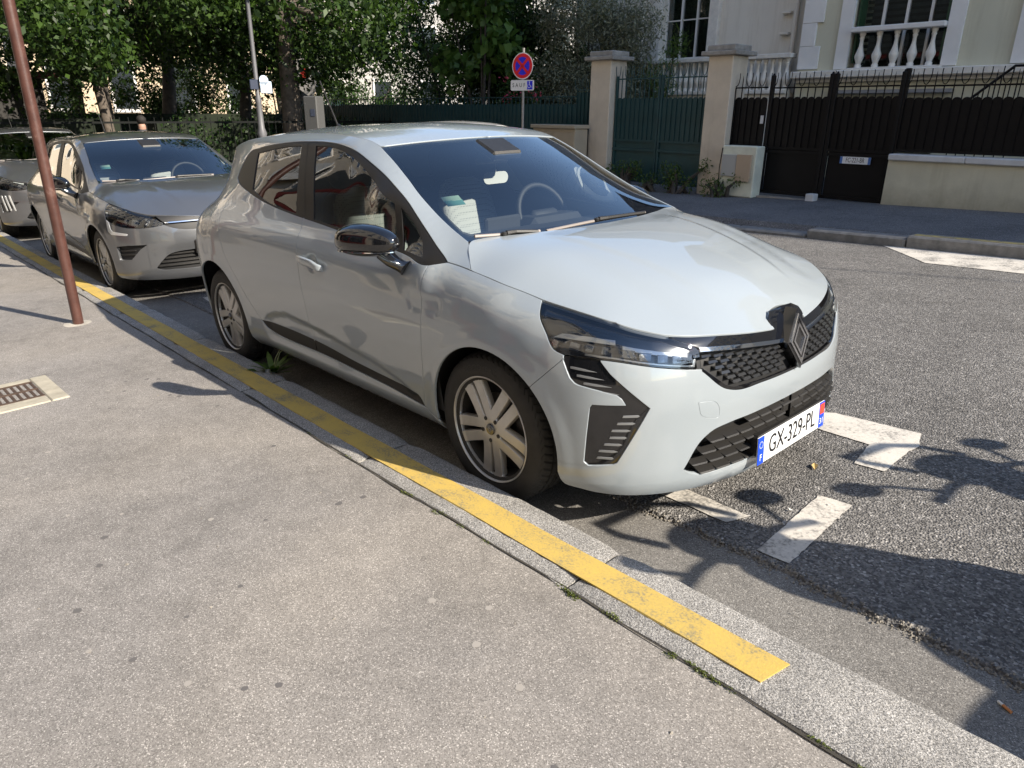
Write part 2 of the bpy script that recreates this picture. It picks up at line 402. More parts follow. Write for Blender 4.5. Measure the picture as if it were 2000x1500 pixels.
TRIMUP = [(-1.994,.402),(-1.656,.404),(-1.306,.392),(-.991,.368),(-.712,.354),(-.540,.346),(-.439,.337),(-.411,.300)]
TRIMLOW = [(-1.994,.401),(-1.95,.362),(-1.90,.345),(-1.816,.337),(-1.561,.332),(-1.324,.332),(-1.003,.322),(-.718,.314),(-.411,.297)]
def extra(s, z):
    s = np.asarray(s, float); z = np.asarray(z, float)
    zc = lerp_s(SCALLOP, s); ins = smooth(-1.99, -1.90, s)*(1-smooth(-.47, -.415, s))
    e = -.013*smooth(-.004, .035, zc-z)*ins*smooth(.285, .325, z)
    for s0 in (0.03, -2.575):
        r = np.hypot(s-s0, z-.31); e = e+.005*(1-smooth(.366, .428, r))
    d = np.hypot(np.clip(np.abs(s+.35)-.075, 0, None), z-.768); e = e-.0055*(1-smooth(.020, .046, d))     # pocket behind the front arch
    d = np.hypot((s+1.285)/1.25, z-.822); e = e-.022*(1-smooth(.008, .050, d))                            # finger recess, front door
    e = e+.006*np.exp(-((z-.86+.03*(s+1.2))/.03)**2)*smooth(-2.9, -2.3, s)*(1-smooth(-.9, -.4, s))*0.6
    return e
def Wm(dx=0.0):
    return lambda Q: W(Q[:, 0], Q[:, 1], extra(Q[:, 0], Q[:, 1])+dx)
WM = Wm()
def Wp(pts, dx=0.0): Q = np.asarray(pts, float); return W(Q[:, 0], Q[:, 1], extra(Q[:, 0], Q[:, 1])+dx)
DLO_TOP = [(-2.453,1.172),(-2.452,1.20),(-2.439,1.238),(-2.386,1.311),(-2.255,1.338),(-2.042,1.361),(-1.822,1.374),(-1.656,1.377),(-1.502,1.375),(-1.330,1.364),(-1.167,1.336),(-1.005,1.285),(-.871,1.235),(-.757,1.184),(-.656,1.134),(-.564,1.083),(-.475,1.033),(-.385,.982),(-.291,.931)]
DLO_BOT = [(-.291,.931),(-.362,.917),(-.510,.933),(-1.039,.976),(-1.270,.997),(-1.543,1.019),(-1.810,1.045),(-2.036,1.074),(-2.249,1.113),(-2.404,1.150),(-2.453,1.172)]
WSEDGE = [(-1.031,1.354),(-.934,1.310),(-.846,1.266),(-.763,1.222),(-.681,1.177),(-.594,1.133),(-.500,1.089),(-.392,1.045),(-.272,1.003)]
SHUT = [(-.272,1.003),(-.235,.975),(-.205,.955),(-.148,.916)]
ROOFL = [(-2.73,1.335),(-2.60,1.366),(-2.33,1.396),(-1.98,1.412),(-1.65,1.414),(-1.41,1.408),(-1.211,1.394),(-1.11,1.377),(-1.031,1.354)]
HATCH = [(-2.73,1.335),(-2.79,1.24),(-2.83,1.14),(-2.89,1.05),(-3.01,.972)]
DOORGAP = [(-1.476,1.013),(-1.450,.892),(-1.432,.823),(-1.422,.726),(-1.406,.621),(-1.398,.512),(-1.401,.386),(-1.407,.318)]
PILGAP = [(-1.662,1.377),(-1.476,1.013)]
FDOOR = [(-.362,.917),(-.366,.832),(-.360,.756),(-.364,.646),(-.382,.485),(-.406,.354),(-.411,.299)]
RDOOR = [(-2.40,1.149),(-2.455,1.04),(-2.463,.97),(-2.43,.90),(-2.40,.83),(-2.36,.75),(-2.295,.676),(-2.225,.610),(-2.17,.545),(-2.095,.476),(-1.994,.403)]
HOODSIDE = [(-.291,.931),(-.148,.916),(-.024,.899),(.101,.879),(.226,.855)]
LTOP = [(.226,.853),(.356,.836),(.552,.811),(.701,.780),(.784,.764),(.832,.746),(.891,.722),(.905,.710)]
LREAR = [(.226,.853),(.261,.809),(.309,.765),(.356,.718),(.398,.706)]
LBOT = [(.398,.706),(.481,.704),(.594,.695),(.749,.669),(.874,.650),(.905,.647)]
HFRONT = [(.356,.838),(.552,.811),(.701,.782),(.784,.766),(.868,.756),(1.016,.743),(1.171,.726),(1.301,.713),(1.4199,.710)]
def arch(s0, R, a0, a1, n=26): return [(s0+R*math.cos(math.radians(a0+(a1-a0)*k/n)), .31+R*math.sin(math.radians(a0+(a1-a0)*k/n))) for k in range(n+1)]
FA = (0.03, .353); RA = (-2.575, .372)
def sub(c, a, b):
    """part of a curve between the points nearest a and b"""
    P = np.asarray(cr(c)); i = ((P-a)**2).sum(1).argmin(); j = ((P-b)**2).sum(1).argmin()
    return [tuple(p) for p in (P[i:j+1] if i <= j else P[j:i+1][::-1])]
# ---- patches lofted over the middle: hood, windscreen, roof, tailgate
def polyline(P, u):
    P = np.asarray(P, float); t = np.r_[0, np.cumsum(np.linalg.norm(np.diff(P, axis=0), axis=1))]; t /= t[-1]
    return pchip(t, P, np.clip(np.asarray(u, float), 0, 1))
def patch(side, cen, p, q=2.0, c0=None, c1=None, LU=1.0, LV=1.0, feat=None):
    """side: 3D edge, cen: (x,z) centre line, both rear to front; domain u*LU, v*LV with v=1 on the edge"""
    def f(Q):
        u = Q[:, 0]/LU; v = np.clip(Q[:, 1]/LV, -.2, 1.02); S = polyline(side, u); Cn = polyline(cen, u); a = np.abs(v)
        y = S[:, 1]*v; pp = p(u) if callable(p) else p
        x = Cn[:, 0]+(S[:, 0]-Cn[:, 0])*a**q; z = Cn[:, 1]+(S[:, 2]-Cn[:, 1])*a**pp
        for E, ue, w in ((c0, 0.0, (1-np.clip(u, 0, 1))**3), (c1, 1.0, np.clip(u, 0, 1)**3)):
            if E is None: continue
            E = np.asarray(E); S1 = polyline(side, [ue])[0]; C1 = polyline(cen, [ue])[0]; ye = np.abs(S1[1]*v); o = np.argsort(-E[:, 1]); yy = -E[o, 1]
            xe = pchip(np.abs(yy), E[o, 0], ye); ze = pchip(np.abs(yy), E[o, 2], ye); p1 = (p(np.array([ue]))[0] if callable(p) else p)
            x = x+(xe-(C1[0]+(S1[0]-C1[0])*a**q))*w; z = z+(ze-(C1[1]+(S1[2]-C1[1])*a**p1))*w
        if feat is not None: z = z+feat(x, np.abs(y))
        return np.stack([x, y, z], -1)
    return f
_hs = Wp(cr([(-.148,.916),(-.024,.899),(.101,.879),(.22,.857),(.356,.838),(.47,.823),(.585,.806)], .03))
_hf = Wp([(s, lerp_s(HFRONT, s)) for s in np.linspace(.585, SMAX, 30)]); _hf[-1, 1] = 0
_hr = np.array([(-.148,-.784,.916),(-.205,-.742,.955),(-.245,-.712,.982),(-.266,-.685,1.001),(-.262,-.62,1.006),(-.205,-.45,1.009),(-.15,-.22,1.010),(-.13,0,1.010)]); _hr[0] = _hs[0]
def hoodfeat(x, y):
    k = smooth(-.16, -.02, x)*(1-smooth(.50, .68, x))
    c1 = .40-.20*(x+.1); c2 = .60-.12*(x+.1)
    return k*(.007*(1-smooth(c1-.026, c1+.026, y))-.004*smooth(.0, .2, x)*np.exp(-((y-c2+.06)/.06)**2))
_hp = patch(_hs, [(-.13,1.010),(.10,.985),(.33,.935),(.52,.875),(.66,.805),(.735,.745),(.757,.711)], lambda u: 9.0-6.2*np.clip(u, 0, 1)**.7, 2.0, _hr, None, 1.0, 1.0)
class Height:
    """smooth height field z(x, y): cubic B-splines fitted to weighted points, stiffened against bending"""
    def __init__(self, P, w, x0, y0, nx, ny, h, lam):
        self.a = (x0, y0, nx, ny, h); n = nx*ny; A = np.zeros((n, n)); b = np.zeros(n); I, Bv = self.basis(P[:, 0], P[:, 1])
        for k in range(len(P)): A[np.ix_(I[k], I[k])] += w[k]*np.outer(Bv[k], Bv[k]); b[I[k]] += w[k]*Bv[k]*P[k, 2]
        g = np.arange(n).reshape(nx, ny)
        for T, c in ((np.stack([g[:-2], g[1:-1], g[2:]], -1).reshape(-1, 3), (1, -2, 1)), (np.stack([g[:, :-2], g[:, 1:-1], g[:, 2:]], -1).reshape(-1, 3), (1, -2, 1)), (np.stack([g[:-1, :-1], g[1:, :-1], g[:-1, 1:], g[1:, 1:]], -1).reshape(-1, 4), (1.4, -1.4, -1.4, 1.4))):
            for p in range(len(c)):
                for q in range(len(c)): np.add.at(A, (T[:, p], T[:, q]), lam*c[p]*c[q])
        self.c = np.linalg.solve(A+1e-9*np.eye(n), b)
    def basis(self, x, y):
        x0, y0, nx, ny, h = self.a; u = np.clip((x-x0)/h, 0, nx-3.001); v = np.clip((y-y0)/h, 0, ny-3.001); i = u.astype(int); j = v.astype(int)
        B = lambda t: np.stack([(1-t)**3/6, (3*t**3-6*t*t+4)/6, (-3*t**3+3*t*t+3*t+1)/6, t**3/6], -1)
        bu = B(u-i); bv = B(v-j); i = np.minimum(i, nx-4); j = np.minimum(j, ny-4)
        I = ((i[:, None]+np.arange(4))[:, :, None]*ny+(j[:, None]+np.arange(4))[:, None, :]).reshape(len(x), 16)
        return I, (bu[:, :, None]*bv[:, None, :]).reshape(len(x), 16)
    def __call__(self, x, y): I, b = self.basis(x, y); return (self.c[I]*b).sum(1)
_u, _v = np.meshgrid(np.linspace(.02, .72, 22), np.linspace(0, .985, 24)); _q = _hp(np.stack([_u.ravel(), _v.ravel()], -1))
_cl = np.array([(x, 0, z) for x, z in cr([(-.13,1.010),(.10,.985),(.33,.935),(.52,.875),(.66,.805),(.735,.745),(.757,.711)], .03)])
_crn = np.array([(.05,-.655,.962),(.2,-.64,.925),(.35,-.61,.872),(.48,-.57,.818),(.56,-.50,.790)])
_pts = np.concatenate([_q, _cl, _crn, _hs, _hf, cr(_hr, .03)]); _wt = np.r_[np.full(len(_q), .15), np.full(len(_cl), 2), np.full(len(_crn), .5), np.full(len(_hs), 40), np.full(len(_hf), 40), np.full(len(cr(_hr, .03)), 25)]
_pts[:, 1] *= -1; _m = _pts[:, 1] < .16; _pts = np.concatenate([_pts, _pts[_m]*[1, -1, 1]]); _wt = np.r_[_wt, _wt[_m]]
_H = Height(_pts, _wt, -.42, -.18, 44, 36, .03, 2.5)
def HOOD(Q): x, y = Q[:, 0], Q[:, 1]; return np.stack([x, -y, _H(x, y)+hoodfeat(x, np.abs(y))], -1)
_ws = Wp(cr(WSEDGE[::-1], .03)); _rs = Wp(cr(ROOFL, .05)); _ht = Wp(cr(HATCH[::-1], .05))
WSC = [(-.185,.978),(-.43,1.112),(-.69,1.258),(-.945,1.377)]
ROC = [(-2.875,1.372),(-2.6,1.413),(-2.3,1.438),(-1.95,1.453),(-1.6,1.453),(-1.3,1.438),(-1.1,1.410),(-.945,1.377)]
WIND = patch(_ws, WSC, 2.0, 2.0, None, None, 1.0, .68)
ROOF = patch(_rs, ROC, 2.3, 2.0, None, None, 1.85, .57)
TAIL = patch(_ht, [(-3.17,.96),(-3.10,1.10),(-3.01,1.24),(-2.875,1.372)], 2.0, 2.0, None, None, .5, .75)
HREAL = {}
def half(f, poly, **k):
    """panel over the centre line: near half and its mirror image in one mesh"""
    k.setdefault('sgn', -1.0); d = panel_data(f, poly, snap=(1, 0.0), **k); return joined(d, mirrored(d))
def rect(a0, b0, a1, b1, step=.02): return loop(seg((a0, b0), (a1, b0), (a1, b1), (a0, b1), (a0, b0), step=step))
PD = {}
def body_meshes():
    D = {}
    low = seg((-.411,.299),(-.34,.262))
    far_arch = arch(*FA, 186, -12)
    # body side: pillars, cantrail, quarter, sill
    rear_arch = arch(*RA, -8, 192)
    D['body_side'] = panel_data(WM, loop(cr(WSEDGE), cr(SHUT), seg((-.148,.916),(-.291,.931)), cr(DLO_TOP[::-1]), sub(DLO_BOT[::-1], (-2.453,1.172), (-2.40,1.149)), cr(RDOOR), cr(TRIMLOW), low, seg((-.34,.262),(-.322,.205),(-2.19,.205), step=.03), rear_arch, seg(rear_arch[-1],(-2.93,.22),(-3.28,.22),(-3.28,.955),(-3.01,.972), step=.03), cr(HATCH[::-1]), cr(ROOFL)),
        [loop([(-2.66+.062*math.cos(a), .915+.066*math.sin(a)) for a in np.linspace(0, 2*math.pi, 33)[:-1]])], h=.022, gap=.0024)
    D['fuel_flap'] = panel_data(WM, loop([(-2.66+.062*math.cos(a), .915+.066*math.sin(a)) for a in np.linspace(0, 2*math.pi, 33)[:-1]]), h=.02)
    D['rear_door'] = panel_data(WM, loop(sub(DLO_BOT, (-1.476,1.013), (-2.40,1.149)), cr(RDOOR), sub(TRIMUP, (-1.99,.402), (-1.402,.396)), sub(DOORGAP[::-1], (-1.402,.396), (-1.476,1.013))), h=.018, gap=.0024)
    D['front_door'] = panel_data(WM, loop(sub(DLO_BOT, (-.362,.917), (-1.476,1.013)), sub(DOORGAP, (-1.476,1.013), (-1.402,.396)), sub(TRIMUP, (-1.402,.396), (-.411,.300)), cr(FDOOR[::-1])), h=.015, gap=.0024)
    D['rear_trim'] = panel_data(WM, loop(sub(TRIMUP, (-1.99,.402), (-1.405,.396)), sub(TRIMLOW[::-1], (-1.405,.333), (-1.99,.401))), h=.03, depth=.004)
    D['front_trim'] = panel_data(WM, loop(sub(TRIMUP, (-1.40,.396), (-.42,.31)), sub(TRIMLOW[::-1], (-.42,.297), (-1.40,.333))), h=.03, depth=.004)
    bgap = seg((.398,.693),(.275,.577))
    D['front_fender'] = panel_data(WM, loop(cr(HOODSIDE), cr(LREAR), seg((.398,.706),(.398,.693)), bgap, [p for p in arch(*FA, 47.5, 186)], seg((-.322,.262),(-.411,.299)), cr(FDOOR[::-1]), seg((-.362,.917),(-.291,.931))), h=.015, gap=.0024)
    rg = [(-2.249,1.315),(-2.071,1.336),(-1.887,1.350),(-1.722,1.357)]; rgb = [(-1.573,1.031),(-1.703,1.041),(-1.971,1.073),(-2.166,1.119)]
    RG = loop(cr(rg), seg((-1.722,1.357),(-1.573,1.031)), cr(rgb), seg((-2.166,1.119),(-2.249,1.315)))
    FG = loop(cr([(-1.566,1.357),(-1.40,1.352),(-1.245,1.328),(-1.068,1.274),(-.920,1.208),(-.724,1.130)]), seg((-.724,1.130),(-.655,1.00),(-.625,.950)), cr([(-.625,.950),(-1.039,.990),(-1.383,1.014)]), seg((-1.383,1.014),(-1.566,1.357)))
    QG = loop(seg((-.677,1.112),(-.564,1.057),(-.463,.990),(-.418,.942),(-.585,.952),(-.677,1.112)))
    D['window_frame'] = panel_data(WM, loop(cr(DLO_TOP[::-1]), cr(DLO_BOT[::-1])), [RG, FG, QG], h=.03, depth=.003, gap=.0005)
    D['rear_side_glass'] = panel_data(WM, RG, h=.04, depth=.008, flange=0, gap=-.003); D['front_side_glass'] = panel_data(WM, FG, h=.04, depth=.008, flange=0, gap=-.003); D['quarter_glass'] = panel_data(WM, QG, h=.04, depth=.008, flange=0, gap=-.003)
    D['pillar_gap'] = panel_data(WM, loop(seg((-1.666,1.372),(-1.658,1.372),(-1.472,1.018),(-1.480,1.018),(-1.666,1.372))), h=.05, depth=.0022, flange=0, gap=0)
    D['rear_bumper'] = panel_data(WM, loop(seg((-3.2785,.22),(-3.2785,.953), step=.03), seg((-3.2785,.953),(SMIN,.953),(SMIN,.22),(-3.2785,.22), step=.04)), h=.05, snap=(0, SMIN))
    D['rear_bumper'] = joined(D['rear_bumper'], mirrored(D['rear_bumper']))
    # hood with the badge notch, roof, glass
    xy = lambda P: [(p[0], -p[1]) for p in P]; hf = [p for p in xy(_hf) if p[1] > .112]
    nt = [hf[-1],(.735,.106),(.722,.095),(.712,.078),(.706,.045),(.704,0)]
    D['hood'] = half(HOOD, loop(cr(xy(_hs), .015), cr(hf, .015), cr(nt, .006), seg((.704,0),(-.13,0), step=.02), cr(xy(_hr[::-1]), .015)), h=.022, flange=.02, gap=.002)
    D['roof'] = half(ROOF, rect(0, 0, 1.85, .57, .03), h=.04, gap=.0005, flange=.01)
    D['windshield'] = half(WIND, rect(0, 0, 1.0, .68, .03), h=.04, sgn=1.0, flange=0, depth=.004, gap=.001)
    fr = rect(0.0, 0, 1.0, .68, .03); fi = loop(seg((.085,-.001),(.085,.62),(.97,.62),(.97,-.001),(.085,-.001), step=.03))
    D['frit'] = half(WIND, loop(seg((0,0),(0,.68),(1,.68),(1,0),(.965,0),(.965,.62),(.945,.645),(.12,.645),(.085,.62),(.085,0),(0,0), step=.03)), h=.04, sgn=1.0, flange=0, depth=.008, gap=.001)
    D['tailgate'] = half(TAIL, rect(0, 0, .5, .75, .03), h=.05, gap=.001)
    def seam(c, w=.011):
        P = np.array(cr(c, .02)); t = np.gradient(P, axis=0); t /= np.linalg.norm(t, axis=1)[:, None]; n = np.stack([-t[:, 1], t[:, 0]], -1)*w
        return panel_data(WM, loop([tuple(p) for p in P+n], [tuple(p) for p in (P-n)[::-1]]), h=.05, depth=.0075, flange=0, gap=0)
    D['seams'] = joined(*[seam(c) for c in (FDOOR, DOORGAP, RDOOR, HOODSIDE, [(-.28,1.0),(-.235,.975),(-.205,.955),(-.148,.916)], [(.398,.693),(.275,.577)])])
    for k in ('seams', 'window_frame', 'pillar_gap', 'body_side', 'fuel_flap', 'rear_door', 'front_door', 'rear_trim', 'front_trim', 'front_fender', 'rear_side_glass', 'front_side_glass', 'quarter_glass'):
        D[k+'*'] = mirrored(D[k])
    return D
def whalf(poly, holes=(), dx=0.0, **k):
    d = panel_data(Wm(dx), poly, holes, snap=(0, SMAX), **k); return joined(d, mirrored(d))
def zl(c, s): return float(lerp_s(c, s))
CTOP = [(.905,.716),(1.0,.708),(1.176,.690),(1.30,.676),(SMAX,.664)]       # chrome strip under the nose panel
CBOT = [(.905,.703),(1.0,.695),(1.176,.677),(1.30,.663),(SMAX,.651)]
GBOT = [(.905,.640),(1.01,.560),(1.05,.548),(1.2,.543),(SMAX,.541)]
BBOT = [(.385,.26),(.398,.225),(.475,.212),(.6,.203),(.75,.198),(.9,.193),(1.1,.188),(SMAX,.186)]
LGT = [(.842,.290),(.915,.392),(.955,.415),(1.028,.428),(1.15,.433),(1.283,.436),(SMAX,.437)]
LGB = [(.842,.290),(.868,.272),(.915,.257),(1.01,.254),(1.147,.258),(SMAX,.260)]
DRL = [(.535,.695),(.570,.656),(.707,.537),(.60,.341),(.588,.333),(.50,.321),(.484,.333),(.492,.43),(.503,.536),(.512,.549),(.626,.551),(.612,.572),(.594,.586),(.53,.600),(.457,.613),(.445,.618),(.428,.633),(.392,.698)]
TOW = [(.887,.534),(.93,.531),(.951,.527),(.968,.515),(.977,.498),(.976,.463),(.95,.466),(.915,.476),(.90,.488),(.893,.51)]
TOWB = lambda: loop(cr(TOW+[TOW[0]], .008))
def tile_mesh(mat):
    """one scale of the grille: a bar whose lower edge stands proud, local x along the bar, z up, y out"""
    P = [(-.5,0,-.5),(.5,0,-.5),(.5,0,.5),(-.5,0,.5),(-.42,.9,-.35),(.42,.9,-.35),(.36,.62,.32),(-.36,.62,.32)]
    F = [(0,1,5,4),(1,2,6,5),(2,3,7,6),(3,0,4,7),(4,5,6,7)]
    m = MB(); m.add(P, F); return m.mesh('grille_tile', mat)
def wframe(s, z, dx=0.0):
    Q = np.array([[s, z]]); p = Wm(dx)(Q)[0]; n = nrm(WM, Q, .01)[0]; t = WM(Q+[.006, 0])[0]-WM(Q-[.006, 0])[0]; t /= np.linalg.norm(t)
    u = np.cross(t, n)
    if u[2] < 0: u = -u
    return p, t, n, u
def put(me, name, parent, p, t, n, u, sc):
    o = link(name, me, parent); M = Matrix(((t[0]*sc[0], n[0]*sc[1], u[0]*sc[2], p[0]), (t[1]*sc[0], n[1]*sc[1], u[1]*sc[2], p[1]), (t[2]*sc[0], n[2]*sc[1], u[2]*sc[2], p[2]), (0, 0, 0, 1)))
    o.matrix_local = M; return o
FLIP = np.array([1, -1, 1.0])
def pm_d(name, d, mat, parent, **p): return link(name, mesh(name, d[0], d[1], mat, N=d[2]), parent, **p)
def strip(c0, c1, s0, s1, n=24):
    """outline between two curves z=c0(s) (lower) and c1(s) (upper)"""
    S = np.linspace(s0, s1, n); return loop([(s, zl(c0, s)) for s in S], [(s, zl(c1, s)) for s in S[::-1]])
def off_c(c, d): return [(a, b+d) for a, b in c]
# ---------------- new-style front of the pale car
def front_main(root, M):
    paint = M['paint']
    bump_poly = loop(seg((.398,.693),(.275,.577)), arch(*FA, 47.5, -6), cr(BBOT), seg((SMAX,.186),(SMAX,.260)), cr(LGB[::-1]), cr(LGT), seg((SMAX,.437),(SMAX,.541)), cr(GBOT[::-1]), sub(LBOT[::-1], (.905,.647), (.535,.698)), cr(DRL[:2]), seg(*DRL[1:5]), seg(*DRL[4:12]), seg(*DRL[11:]), seg((.392,.698),(.398,.693)))
    pm_d('front_bumper', whalf(bump_poly, [TOWB()], h=.022, flange=.02), paint, root)
    for sd in (0, 1):
        mir = (lambda d: mirrored(d)) if sd else (lambda d: d)
        pm_d('tow_eye_cover', mir(panel_data(WM, TOWB(), h=.02, gap=.0012)), paint, root)
        # headlight: deep housing, reflector strips, lens blocks, clear cover
        hp = loop(cr(LTOP), seg((.905,.710),(.905,.647)), cr(LBOT[::-1]), cr(LREAR[::-1]))
        hl = pm_d('headlight', mir(panel_data(WM, hp, h=.02, flange=.05, depth=.034)), M['lamp_dark'], root)
        pm_d('lens_cover', mir(panel_data(WM, hp, h=.02, flange=.004, depth=.001, gap=.003)), M['lamp_glass'], hl)
        up = off_c(LBOT, .052)
        pm_d('reflector_strip', mir(panel_data(Wm(-.02), loop([(s, zl(LBOT, s)+.044) for s in np.linspace(.33, .585, 16)], [(s, zl(LBOT, s)+.060) for s in np.linspace(.585, .36, 16)]), h=.02, flange=.006)), M['lamp_white'], hl)
        pm_d('reflector_strip', mir(panel_data(Wm(-.02), loop([(s, zl(LBOT, s)+.034) for s in np.linspace(.612, .865, 14)], [(s, zl(LBOT, s)+.048) for s in np.linspace(.865, .612, 14)]), h=.02, flange=.006)), M['lamp_white'], hl)
        pm_d('light_guide', mir(panel_data(Wm(-.012), loop([(s, zl(LBOT, s)+.004) for s in np.linspace(.47, .885, 20)], [(.893, zl(LBOT,.89)+.03),(.882, zl(LBOT,.88)+.03)], [(s, zl(LBOT, s)+.011) for s in np.linspace(.876, .47, 20)]), h=.02, flange=.004)), M['lamp_white'], hl)
        for s0, w in ((.345, .03), (.425, .045), (.485, .035), (.545, .03), (.635, .055), (.70, .05), (.765, .045), (.82, .04)):
            a = zl(LBOT, s0)+.014; b = zl(LBOT, s0)+.041
            pm_d('lens', mir(panel_data(Wm(-.018), loop(seg((s0-w/2, a), (s0+w/2-.006, a-.002), (s0+w/2, b-.006), (s0-w/2+.004, b), (s0-w/2, a), step=.008)), h=.012, flange=.014)), M['lamp_lens'], hl)
        dm = MB()
        for i in range(30):
            for j in range(3):
                s = .36+.013*i+.0065*(j % 2); z = zl(LTOP, s)-.032-.009*j
                if z < zl(LBOT, s)+.066: continue
                p, t, n, u = wframe(s, z, -.03); q = [p+t*.0032, p+u*.0026, p-t*.0032, p-u*.0026, p+n*.0025]
                b = [tuple(x*FLIP if sd else x) for x in q]; dm.add(b, [(0,1,4),(1,2,4),(2,3,4),(3,0,4)])
        dm.build('dimple_field', M['lamp_blue'], hl, kind='stuff')
        # bent daytime-light panel with light bars
        dp = loop(*[seg(*DRL[i:i+2]) for i in range(len(DRL)-1)], seg(DRL[-1], (.398,.703)), [(s, zl(LBOT, s)-.0005) for s in np.linspace(.42, .535, 8)])
        dl = pm_d('daytime_light', mir(panel_data(WM, dp, h=.02, flange=.02, depth=.007)), M['gloss_black'], root)
        for k in range(7):
            z = .515-.026*k; xr = .60+(z-.341)/(.537-.341)*.107; xl = .515+.004*k
            a = xr-.028-.004*(k % 3); pm_d('light_bar', mir(panel_data(Wm(-.004), loop(seg((a-.05, z),(a+.0,z),(xr-.02, z-.004),(xr-.02,z-.0055),(a,z-.010),(a-.055,z-.010),(a-.05,z), step=.012)), h=.02, flange=.002)), M['lamp_bar'], dl)
        for k in range(4):
            z = .672-.024*k; a = .455+.026*k; pm_d('light_bar', mir(panel_data(Wm(-.004), loop(seg((a-.03, z),(a+.02,z-.004),(a+.07, z-.012),(a+.07,z-.0135),(a+.02,z-.013),(a-.03,z-.009),(a-.03,z), step=.012)), h=.02, flange=.002)), M['lamp_bar'], dl)
    # nose panel, chrome strip, grille
    npoly = loop(cr([(s, zl(CTOP, s)) for s in np.linspace(.905, SMAX, 12)]), seg((SMAX, zl(CTOP, SMAX)), (SMAX, .775)), seg((SMAX,.775),(SMAX-.085,.772),(SMAX-.115,.757),(SMAX-.122,.718)), [(s, zl(HFRONT, s)-.001) for s in np.linspace(SMAX-.13, .80, 16)], [(.80,.7615),(.835,.7455),(.895,.722)])
    pm_d('nose_panel', whalf(npoly, h=.02, flange=.012, depth=.006), M['gloss_black'], root)
    gr = pm_d('grille', whalf(loop([(s, zl(CBOT, s)) for s in np.linspace(.905, SMAX, 14)], cr(GBOT[::-1])), h=.03, depth=.022, flange=.0, gap=-.004), M['grille_black'], root)
    pm_d('chrome_strip', whalf(loop([(s, zl(CBOT, s)) for s in np.linspace(.905, SMAX-.07, 14)], [(s, zl(CTOP, s)) for s in np.linspace(SMAX-.07, .905, 14)]), h=.03, depth=-.004, flange=.01, gap=.0005), M['chrome'], gr)
    edge = whalf(loop(cr(GBOT), [(s, zl(GBOT, s)+.009) for s in np.linspace(SMAX, 1.05, 10)], [(1.012,.571),(.911,.648)]), h=.03, depth=.003, flange=.01, gap=.0005); pm_d('grille_surround', edge, M['gloss_black'], gr)
    tm = tile_mesh(M['tile'])
    for r in range(7):
        z = .684-.0205*r
        for k in range(10):
            s = .932+.0535*k+(.0268 if r % 2 else 0)
            zz = z-.052*(1-(r/6.0)*.75)*(s-.905)/(SMAX-.905)
            if s > SMAX-.07 or zz < zl(GBOT, s)+.014 or (zz < .655-(s-.905)*.80+.016 and s < 1.03): continue
            p, t, n, u = wframe(s, zz, -.021)
            for fl in (0, 1):
                q = [v*FLIP if fl else v for v in (p, t, n, u)]; put(tm, 'grille_tile', gr, *q, (.047, .019, .0135))
    # lower grille with rows of wedge louvres
    lg = pm_d('lower_grille', whalf(loop(cr(LGT[::-1]), cr(LGB)), h=.03, depth=.045, flange=0, gap=-.006), M['grille_black'], root)
    W1 = [(-.5,0,-.1),(.5,0,-.1),(.5,0,.16),(-.5,0,.16),(-.36,1,-.5),(.36,1,-.5),(.44,.9,-.36),(-.44,.9,-.36)]
    lm = MB(); lm.add(W1, [(0,1,5,4),(1,2,6,5),(2,3,7,6),(3,0,4,7),(4,5,6,7)]); lm = lm.mesh('louvre', M['trim_black'])
    for r in range(5):
        z = .424-.037*r
        for k in range(9):
            s = .87+.074*k+(.037 if r % 2 else 0)
            if s > SMAX-.01 or z > zl(LGT, max(s-.028, .845))-.006 or z < zl(LGB, max(s, .85))+.008: continue
            p, t, n, u = wframe(s, z, -.044)
            for fl in (0, 1):
                q = [v*FLIP if fl else v for v in (p, t, n, u)]; put(lm, 'louvre', lg, *q, (.078, .05, .03))
    # badge
    bd = empty('badge'); bd.parent = root
    fr = lambda a, b, d: (0.786+.30*(.66-b)*.18+d-.12*(b-.66), a, b)
    rh = lambda w, h: [(0, .66+h), (w, .66), (0, .66-h), (-w, .66)]
    m = MB(); m.prism([(x*1.0, y) for x, y in rh(.083, .112)], -.03, .016, fr); m.build('badge_plate', M['gloss_black'], bd)
    def rhomb(w, h, t, y0=0.0):
        m = MB(); o = rh(w, h); i = rh(w-t*1.25, h-t*1.7)
        for a in range(4):
            b = (a+1) % 4; m.prism([o[a], o[b], i[b], i[a]], .014, .022, fr)
        return m
    rhomb(.068, .094, .0085).build('badge_rhomb', M['chrome'], bd); rhomb(.046, .063, .0085).build('badge_rhomb', M['chrome'], bd)
    # number plate on its holder
    hold = MB(); hold.box((.772, .04, .40), (.04, .17, .07), bev=.006); hold.box((.775, 0, .300), (.085, .50, .085), bev=.01); hold.build('plate_holder', M['trim_black'], root)
    plate(root, M, .822, .232, 'GX-329-PL', red=True)
